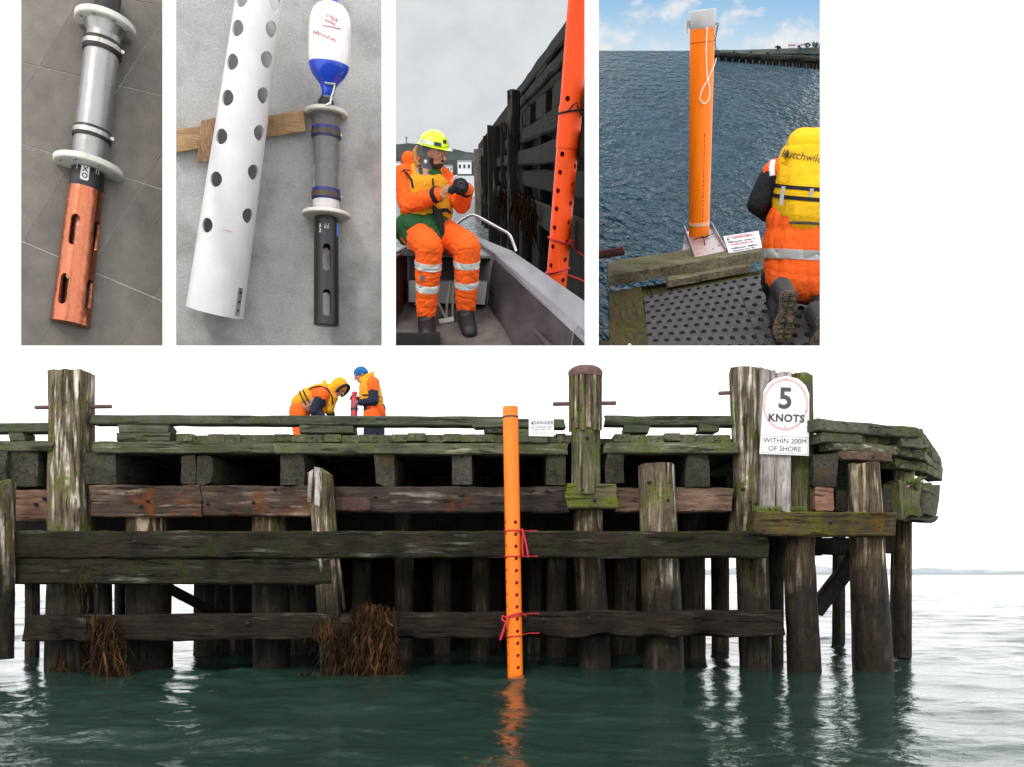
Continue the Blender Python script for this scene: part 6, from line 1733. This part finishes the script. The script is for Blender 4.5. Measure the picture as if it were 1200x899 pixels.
    # boots, toes down, soles facing back
    SOLE = NT('muddy_boot_sole'); sc_ = SOLE.coord(scale=(0.12,) * 3)
    SOLE.base(SOLE.ramp(SOLE.noise(sc_, 1, 6, 0.7), [(0.35, (0.035, 0.026, 0.018)), (0.7, (0.22, 0.165, 0.11))])); SOLE.set(rough=0.9); SOLE.bump(SOLE.noise(sc_, 2.5, 4), 0.5, 2); SOLE = SOLE.m
    for (cxp, yt, yb2, dl) in ((917.5, 342, 404, 0.0), (962, 372, 420, -14)):
        a = PL(cxp, yb2 - 4, 8); a2 = V(a.x, a.y, a.z); topz = p(cxp, yt, a.y).z
        H_ = topz - a2.z
        mb = MB().cap(V(a.x, a.y + 16, a.z + 6), V(a.x, a.y + 16, a.z + H_ - 10), 12, 12).cap(V(a.x, a.y + 18, a.z + H_ - 12), V(a.x, a.y + 44, a.z + H_ - 6), 14, 15)
        bt = S.part('boot', remeshed(mb, 'boot', Vector(T['_b']), 1.6, 4, 0.5, 0.1), BOOT, T)
        # sole outline: heel on top, waist, wide ball, toe below
        out = [(-7, 1.0), (7, 1.0), (10.5, 0.93), (11, 0.80), (9.2, 0.66), (9.2, 0.55), (12.2, 0.40), (13.2, 0.25), (11.5, 0.08), (6, -0.02), (-6, -0.02), (-11.5, 0.08), (-13, 0.25), (-11.8, 0.40), (-9, 0.55), (-9, 0.66), (-10.8, 0.80), (-10.4, 0.93)]
        pts = [V(a.x + x, a.y + 3.5 + 2.0 * math.sin(v * 3), a.z + v * H_) for x, v in out]
        so = S.part('sole', MB().slab(pts[::-1], 6, V(0, -1, 0)), SOLE, bt)
        for v in (0.08, 0.19, 0.30, 0.41, 0.74, 0.86, 0.95):
            w = 9.5 if v < 0.5 else 7.5
            for sx in (-1, 1):
                S.part('tread_lug', MB().box(a.x + sx * w * 0.55 - w * 0.42, a.x + sx * w * 0.55 + w * 0.42, a.y + 0.6 + 2.0 * math.sin(v * 3), a.y + 4.5, a.z + (v - 0.035) * H_, a.z + (v + 0.03) * H_), SOLE, bt)
    # orange coat
    oc = MB()
    oc.cap(q(931, 258, 6), q(955, 258, 6), 40, 42); oc.cap(q(928, 285, 0), q(956, 285, 0), 43, 45); oc.cap(q(927, 312, -4), q(957, 314, -4), 40, 42)
    oc.cap(q(926, 322, -8), q(958, 326, -8), 38, 40); oc.cap(q(932, 215, 22), q(955, 215, 22), 34, 34)
    oc.cap(SHL, SHL.lerp(ELL, 0.3), 19, 17)
    coat = cloth(S, 'coat', oc, HIVIS, T, 1.8, 5, 1.7, 0.05, 2.0, (1, 1, 0.6))
    # curved bands from the coat outline
    def girdle(name, y0, y1, half, cxp, dmid, mat, dip=0.0, depth=46, n=40, thick=2.5):
        rings = []
        for i in range(n):
            a = math.pi * 2 * i / n
            ca, sa = math.cos(a), math.sin(a)
            w = half * k_
            ctr0 = q(cxp, y0, dmid); ctr1 = q(cxp, y1, dmid)
            sq_ = (abs(ca) ** 2.6 + abs(sa) ** 2.6) ** (-1 / 2.6)
            off = V(ca * w * sq_, sa * depth * sq_, -max(0, -sa) * dip)
            offi = V(ca * (w - thick) * sq_, sa * (depth - thick) * sq_, -max(0, -sa) * dip)
            rings.append([ctr0 + off, ctr1 + off, ctr1 + offi, ctr0 + offi])
        return S.part(name, MB().loft(rings, closed=True), mat, T)
    base4 = Vector(T['_b'])
    def belt(name, src, y0, y1, mat, off=0.8, lean=0.10, x=942):
        a_, b_ = q(x, y0, -40) - base4, q(x, y1, -40) - base4
        nrm_ = V(0, lean, 1).normalized() if True else up
        nrm_ = (nrm_ + V(0.06, 0, 0)).normalized()
        me = strip_of(src.data, name, [(a_, -nrm_), (b_, nrm_)], None, off, 0.8)
        return S.part(name, me, mat, T)
    belt('reflective_band', coat, 293, 304, REFL, 0.9, 0.22)
    # vest back
    vb = MB()
    def slabcap(y, x0, x1, dd, r): vb.cap(q(x0 + r, y, dd), q(x1 - r, y, dd), r, r, 18)
    for i_ in range(9):
        u_ = i_ / 8; yv = 186 + 62 * u_
        slabcap(yv, 908 - 9 * u_ ** 0.7 - 4 * math.sin(u_ * 3.1), 986 + 3 * u_, 24 - 22 * u_, 30 + 11 * u_)
    vest = cloth(S, 'life_vest', vb, YELLOW, T, 1.8, 9, 0.8, 0.04, 6.0)
    belt('vest_hem', vest, 259, 262, fabric('dark_piping', (0.09, 0.08, 0.06)), 0.9, 0.3)
    for (y0, y1) in ((219.5, 224.0), (231.5, 236.0)):
        belt('waist_strap', vest, y0, y1, BLACKC, 1.0, 0.05)
    for x, y in ((916.5, 226), (949.7, 228.5)):
        pc = q(x, y + 2, 8 - 37.0)
        S.part('strap_buckle', MB().box(pc.x - 2.4, pc.x + 2.4, pc.y - 2, pc.y + 1, pc.z - 13, pc.z + 10), plain('buckle_grey', (0.42, 0.42, 0.40), 0.4, var=0.5, vs=0.9), T)
    # hood / collar roll with printed name
    hd = MB().cap(q(936, 170, 20), q(966, 170, 20), 17, 18).cap(q(930, 182, 12), q(968, 184, 12), 15, 15).cap(q(938, 166, 40), q(962, 166, 40), 18, 18).cap(q(922, 190, 8), q(932, 180, 10), 8, 12)
    hood = cloth(S, 'hood', hd, YELLOW, T, 1.6, 8, 0.6, 0.05, 9.0)
    pc = q(941.5, 183.5, 12 - 17.6)
    tx = place_text(S, T, 'Hutchwilco', 13.5, plane_matrix(pc, V(0.985, 0, -0.12), V(0.12, 0.0, 0.97)), plain('dark_print', (0.06, 0.045, 0.01), 0.7), bold=0.04, shear=0.25)
    bmt = bmesh.new(); bmt.from_mesh(tx.data); bmesh.ops.subdivide_edges(bmt, edges=bmt.edges[:], cuts=1); bmt.to_mesh(tx.data); bmt.free()
    drape(tx.data, [hood.data, vest.data], (0, 1, 0), 0.9)
    # dark sleeve and shoulder strap
    sl = MB().cap(SHL.lerp(ELL, 0.2), ELL, 19, 17).cap(ELL, HAL, 16.5, 12)
    sl.cap(SHR, q(992, 245, 20), 17, 16)
    cloth(S, 'sleeve', sl, BLACKC, T, 1.8, 5, 1.2, 0.06, 3.0)
    S.part('shoulder_tape', MB().tube([q(906, 188, 4), q(904, 196, -2), q(905, 206, -6)], [3.5, 4, 3.5], 8, flat=0.5), REFL, T)
picture_four()
# ------------------------------------------------------------------ two people working on the pier deck
class DeckSpace(Space):
    """units of about 1.4 cm around a spot on the deck"""
    def __init__(self, px, py, Y0):
        self.Y0 = Y0; self.s = Y0 / 1000; self.o = at(px, py, Y0)
        super().__init__(Matrix.Translation(self.o) @ Matrix.Scale(self.s, 4))
    def p(self, px, py, d=0.0): return (at(px, py, self.Y0 + d * self.s) - self.o) / self.s
def deck_people():
    YF = 14.4
    yd = 673 - (ZD + 0.1 - EYE) * 1000 / YF
    # standing person
    S = DeckSpace(436, yd, YF); p = S.p
    T = S.thing('person', 'person standing on the pier deck in blue beanie, mustard vest and orange trousers', 'person', (0, 0, 0))
    b = MB(); head = p(423, 439.5, 0)
    f, u, sd, rot = head_shape(b, head, 8.3, V(-0.86, -0.30, -0.42), V(0, 0, 1))
    NECK, CH, PE = p(430, 449, 1), p(435, 458, 2), p(439, 484, 3)
    b.cap(head - u * 5, NECK, 4, 4.5); b.cap(p(434, 454, 2), PE, 10, 9)
    SN, SF = p(436, 451, -8), p(431, 451, 9)
    EN, HN = p(438.5, 470, -13), p(418, 472.5, -9)
    EFa, HF = p(428, 470, 12), p(417, 468, 4)
    b.cap(SN, SF, 5, 5); b.cap(SN, EN, 4.5, 3.6); b.cap(EN, HN, 3.5, 2.5); b.cap(SF, EFa, 4.5, 3.6); b.cap(EFa, HF, 3.5, 2.5)
    fingers(b, HN + V(-2, 0, 0.5), V(-1, 0.2, 0.15), V(0, 0.3, 1), V(0, 1, 0), 3.6, 0.85, 0.9, 1)
    fingers(b, HF + V(-1, -1, 1), V(-1, -0.2, 0.3), V(0, -0.3, 1), V(0, -1, 0), 3.6, 0.85, 0.9, -1)
    LG = []
    for dx, dy in ((-4.5, -5), (4.5, 5)):
        h = p(439 + dx * 0.6, 486, 3 + dy); k = p(438 + dx, 515, dy); a = p(439 + dx, yd - 5, dy + 2)
        b.cap(h, k, 8, 6); b.cap(k, a, 5.5, 4); LG.append((h, k, a))
    S.part('body', remeshed(b, 'body', Vector(T['_b']), 0.55, 2), SKIN, T)
    tr = MB()
    for h, k, a in LG: tr.cap(h, k, 10, 8.2); tr.cap(k, a, 8, 6.5)
    tr.cap(p(437, 480, 0), p(441, 480, 5), 11.5, 11.5)
    NT_ = MB()
    ot = MB().cap(p(438, 478, 0), p(440, 484, 4), 12, 12.5)
    for h, k, a in LG: ot.cap(h, h.lerp(k, 0.25), 11, 10.4)
    cloth(S, 'trousers', tr, NAVY, T, 0.9, 4, 0.5, 0.2)
    cloth(S, 'over_trousers', ot, HIVIS, T, 0.9, 4, 0.5, 0.18, 2)
    for h, k, a in LG: S.part('boot', remeshed(MB().cap(a + V(0, 0, 2), a + V(0, 0, -1), 6, 6).cap(a + V(0, 0, -1.5), a + V(-9, -2, -2.2), 4.6, 3.6), 'boot', Vector(T['_b']), 0.9, 3), BOOT, T)
    sl = MB()
    for s0, e0, h0 in ((SN, EN, HN), (SF, EFa, HF)): sl.cap(s0, e0, 6.8, 5.6); sl.cap(e0, e0.lerp(h0, 0.82), 5.4, 4)
    cloth(S, 'sleeve', sl, NAVY, T, 0.8, 4, 0.5, 0.22, 4)
    sh = MB().ell(p(437, 447.5, -7), (8, 6, 6.5)).ell(p(431, 447.5, 8), (6, 6, 6)).ell(p(434, 455, 1), (10, 11, 12)).cap(SN, SN.lerp(EN, 0.3), 7.6, 7.0)
    cloth(S, 'jacket', sh, HIVIS, T, 0.8, 4, 0.5, 0.2, 1)
    lv = MB().cap(p(434, 452, -2), p(438, 472, -1), 11.5, 11.8).cap(p(430, 456, 3), p(433, 471, 3), 9.5, 9.5).cap(p(426.5, 453, -2), p(428, 470, -2), 6, 7)
    cloth(S, 'life_vest', lv, MUSTARD, T, 0.8, 4, 0.5, 0.2, 3)
    cl = MB().cap(p(424.5, 446, -3), p(434, 440.5, -4), 4, 4.5).cap(p(434, 440.5, -4), p(434, 441, 6), 4.5, 4.2).cap(p(434, 441, 6), p(426, 447, 6), 4.2, 3.6).cap(p(435, 440, -2), p(438, 435.5, -2), 2, 1.2)
    cloth(S, 'collar', cl, MUSTARD, T, 0.7, 3, 0.3, 0.3, 3)
    S.part('neck_gaiter', remeshed(MB().cap(head - u * 5.5 + f * 1, NECK, 5.2, 6), 'neck_gaiter', Vector(T['_b']), 0.8, 3), HIVIS, T)
    for y in (466.5, 471.5):
        a = p(436, y, -0.5); S.part('strap', MB().lathe(a, a + V(0.1, 0, 1), [(0, 12.2), (0, 12.9), (1.5, 12.9), (1.5, 12.2)], 28, False, True), BLACKC, T)
    bn = MB().ell(head + u * 3.2 - f * 0.8, (7.4, 8.4, 6.6), rot).ell(head + u * 1.2 - f * 1.2, (7.6, 8.6, 4.0), rot)
    cloth(S, 'beanie', bn, fabric('blue_knit', (0.008, 0.12, 0.34), 3), T, 0.6, 2, 0.25, 0.6, 7)
    for h0, e0, mir in ((HN, EN, 1), (HF, EFa, -1)):
        g = MB(); dv = (h0 - e0).normalized(); fingers(g, h0 + dv * 2.2, dv, V(0, 0.3, 1), V(0, mir, 0), 4.0, 1.15, 0.9, mir); g.cap(e0.lerp(h0, 0.85), h0, 3.4, 2.8)
        S.part('glove', remeshed(g, 'glove', Vector(T['_b']), 0.5, 2), plain('grey_glove', (0.16, 0.14, 0.14), 0.8, var=0.6, vs=0.6), T)
    # red tube held by the standing person
    S2_ = DeckSpace(415, yd, YF - 0.05); q = S2_.p
    A = q(413.5, yd - 0.2, -3); B = q(415.5, 463, -3); L = (B - A).length
    E = S2_.thing('red_tube', 'red tube held upright by the person in the blue beanie', 'tube', tuple(A))
    RD = plain('red_tube_paint', (0.42, 0.015, 0.03), 0.4, var=0.15, vs=0.1)
    S2_.part('tube', MB().lathe(A, B, [(0, 4.0), (L - 8, 4.0), (L - 4, 3.6), (L - 2.5, 2.4), (L, 2.4), (L, 1)], 20), RD, E)
    S2_.part('tube_cap', MB().lathe(B, B + (B - A), [(0, 2.9), (3, 3.1), (4, 2.2), (4.3, 0.5)], 16), RD, E)
    S2_.part('wall_band', MB().lathe(A, B, [(L - 18, 4.0), (L - 18, 4.4), (L - 15, 4.4), (L - 15, 4.0)], 20, False, True), RUBBER, E)

    # bending person
    S = DeckSpace(356, yd, YF); p = S.p
    T = S.thing('person', 'person bending over on the pier deck with yellow hood up and mustard vest', 'person', (0, 0, 0))
    b = MB(); head = p(398, 455, 0)
    f, u, sd, rot = head_shape(b, head, 8.6, V(0.62, -0.25, -0.74), V(0.7, 0, 0.75))
    PE, CH = p(352, 479, 3), p(382, 463, 1)
    b.cap(PE, CH, 11, 11); b.cap(CH, head - u * 5, 5.5, 4.5)
    SN, SF = p(378, 463, -9), p(384, 462, 10)
    EN, HN = p(368.5, 482, -13), p(380, 489, -12)
    EF_, HF = p(386, 480, 8), p(390, 492, 2)
    b.cap(SN, SF, 5, 5); b.cap(SN, EN, 4.8, 3.8); b.cap(EN, HN, 3.6, 2.7); b.cap(SF, EF_, 4.8, 3.8); b.cap(EF_, HF, 3.6, 2.7)
    fingers(b, HN + V(3, 0, -1), V(1, 0.1, -0.4), V(0, 1, 0), V(0, 0, -1), 3.6, 0.85, 0.8, 1)
    fingers(b, HF + V(1, 0, -2.5), V(0.3, 0, -1), V(0, 1, 0), V(-1, 0, 0), 3.6, 0.85, 0.8, -1)
    LG = []
    for dx, dy in ((-3, -6), (5, 6)):
        h = p(350 + dx * 0.4, 482, 3 + dy); k = p(356 + dx, 513, dy - 2); a = p(349 + dx, yd - 5, dy)
        b.cap(h, k, 9, 6.4); b.cap(k, a, 5.8, 4); LG.append((h, k, a))
    S.part('body', remeshed(b, 'body', Vector(T['_b']), 0.55, 2), SKIN, T)
    tr = MB()
    for h, k, a in LG: tr.cap(h, k, 10.5, 8.4); tr.cap(k, a, 8.2, 7)
    tr.cap(LG[0][0], LG[1][0], 10.5, 10.5)
    cloth(S, 'trousers', tr, HIVIS, T, 0.9, 4, 0.6, 0.18)
    for h, k, a in LG: S.part('boot', remeshed(MB().cap(a + V(0, 0, 2), a + V(0, 0, -1), 6, 6).cap(a + V(0, 0, -1.5), a + V(9, -2, -2.2), 4.6, 3.6), 'boot', Vector(T['_b']), 0.9, 3), BOOT, T)
    sh = MB().ell(p(375, 462, -3), (11, 11, 9.5)).ell(p(377, 461, -8), (8.5, 7, 8)).cap(SN, SN.lerp(EN, 0.35), 8, 7).ell(p(384, 462, 8), (8, 7, 8))
    cloth(S, 'jacket', sh, HIVIS, T, 0.8, 4, 0.5, 0.2, 1)
    sl = MB()
    for s0, e0, h0 in ((SN, EN, HN), (SF, EF_, HF)): sl.cap(s0.lerp(e0, 0.3), e0, 7.4, 6.4); sl.cap(e0, e0.lerp(h0, 0.85), 6, 4.2)
    cloth(S, 'sleeve', sl, NAVY, T, 0.8, 4, 0.6, 0.2, 4)
    lv = MB().cap(p(351, 472, 0), p(362, 465, 0), 10, 11).cap(p(362, 465, 0), p(377, 459, 2), 11, 10.5).cap(p(377, 458, -2), p(390, 466, -2), 7, 6.5).cap(p(388, 470, -2), p(386, 480, -1), 6.5, 5.5).cap(p(380, 480, 0), p(386, 480, 0), 5, 5)
    cloth(S, 'life_vest', lv, MUSTARD, T, 0.8, 4, 0.5, 0.18, 3)
    ed = MB().tube([p(362, 456.5, -11), p(368, 453.5, -11.5), p(376, 452.5, -11), p(384, 456, -10.5), (p(389, 464, -10)), p(390, 474, -8)], 0.9, 6)
    S.part('vest_piping', ed, BLACKC, T)
    for u_ in (0.25, 0.45):
        a = p(351, 472, 0).lerp(p(372, 461, 0), u_); dv = (p(372, 461, 0) - p(351, 472, 0)).normalized()
        S.part('strap', MB().lathe(a, a + dv, [(0, 10.8), (0, 11.8), (1.4, 11.8), (1.4, 10.8)], 28, False, True), BLACKC, T)
    hd = MB().ell(head + u * 2.5 - f * 2.8, (9.6, 9.8, 9.4), rot).ell(head - f * 4 - u * 3, (9, 8, 9), rot).cap(head - f * 4 - u * 4, CH, 8, 8)
    hd.cap(p(380, 447, -2), p(383, 453, -4), 2.2, 3)
    cloth(S, 'hood', hd, fabric('yellow_orange_hood', (0.90, 0.36, 0.008), 3), T, 0.7, 3, 0.35, 0.3, 7)
    rim = [head + f * 5.2 + u * 0.5 + (sd * math.cos(k * math.pi / 10) * 8.6 + u * math.sin(k * math.pi / 10) * 9.4) for k in range(-2, 13)]
    S.part('hood_rim', MB().tube(rim, 1.7, 8), NAVY, T)
deck_people()
for o in bpy.data.objects:
    if '_b' in o: del o['_b']
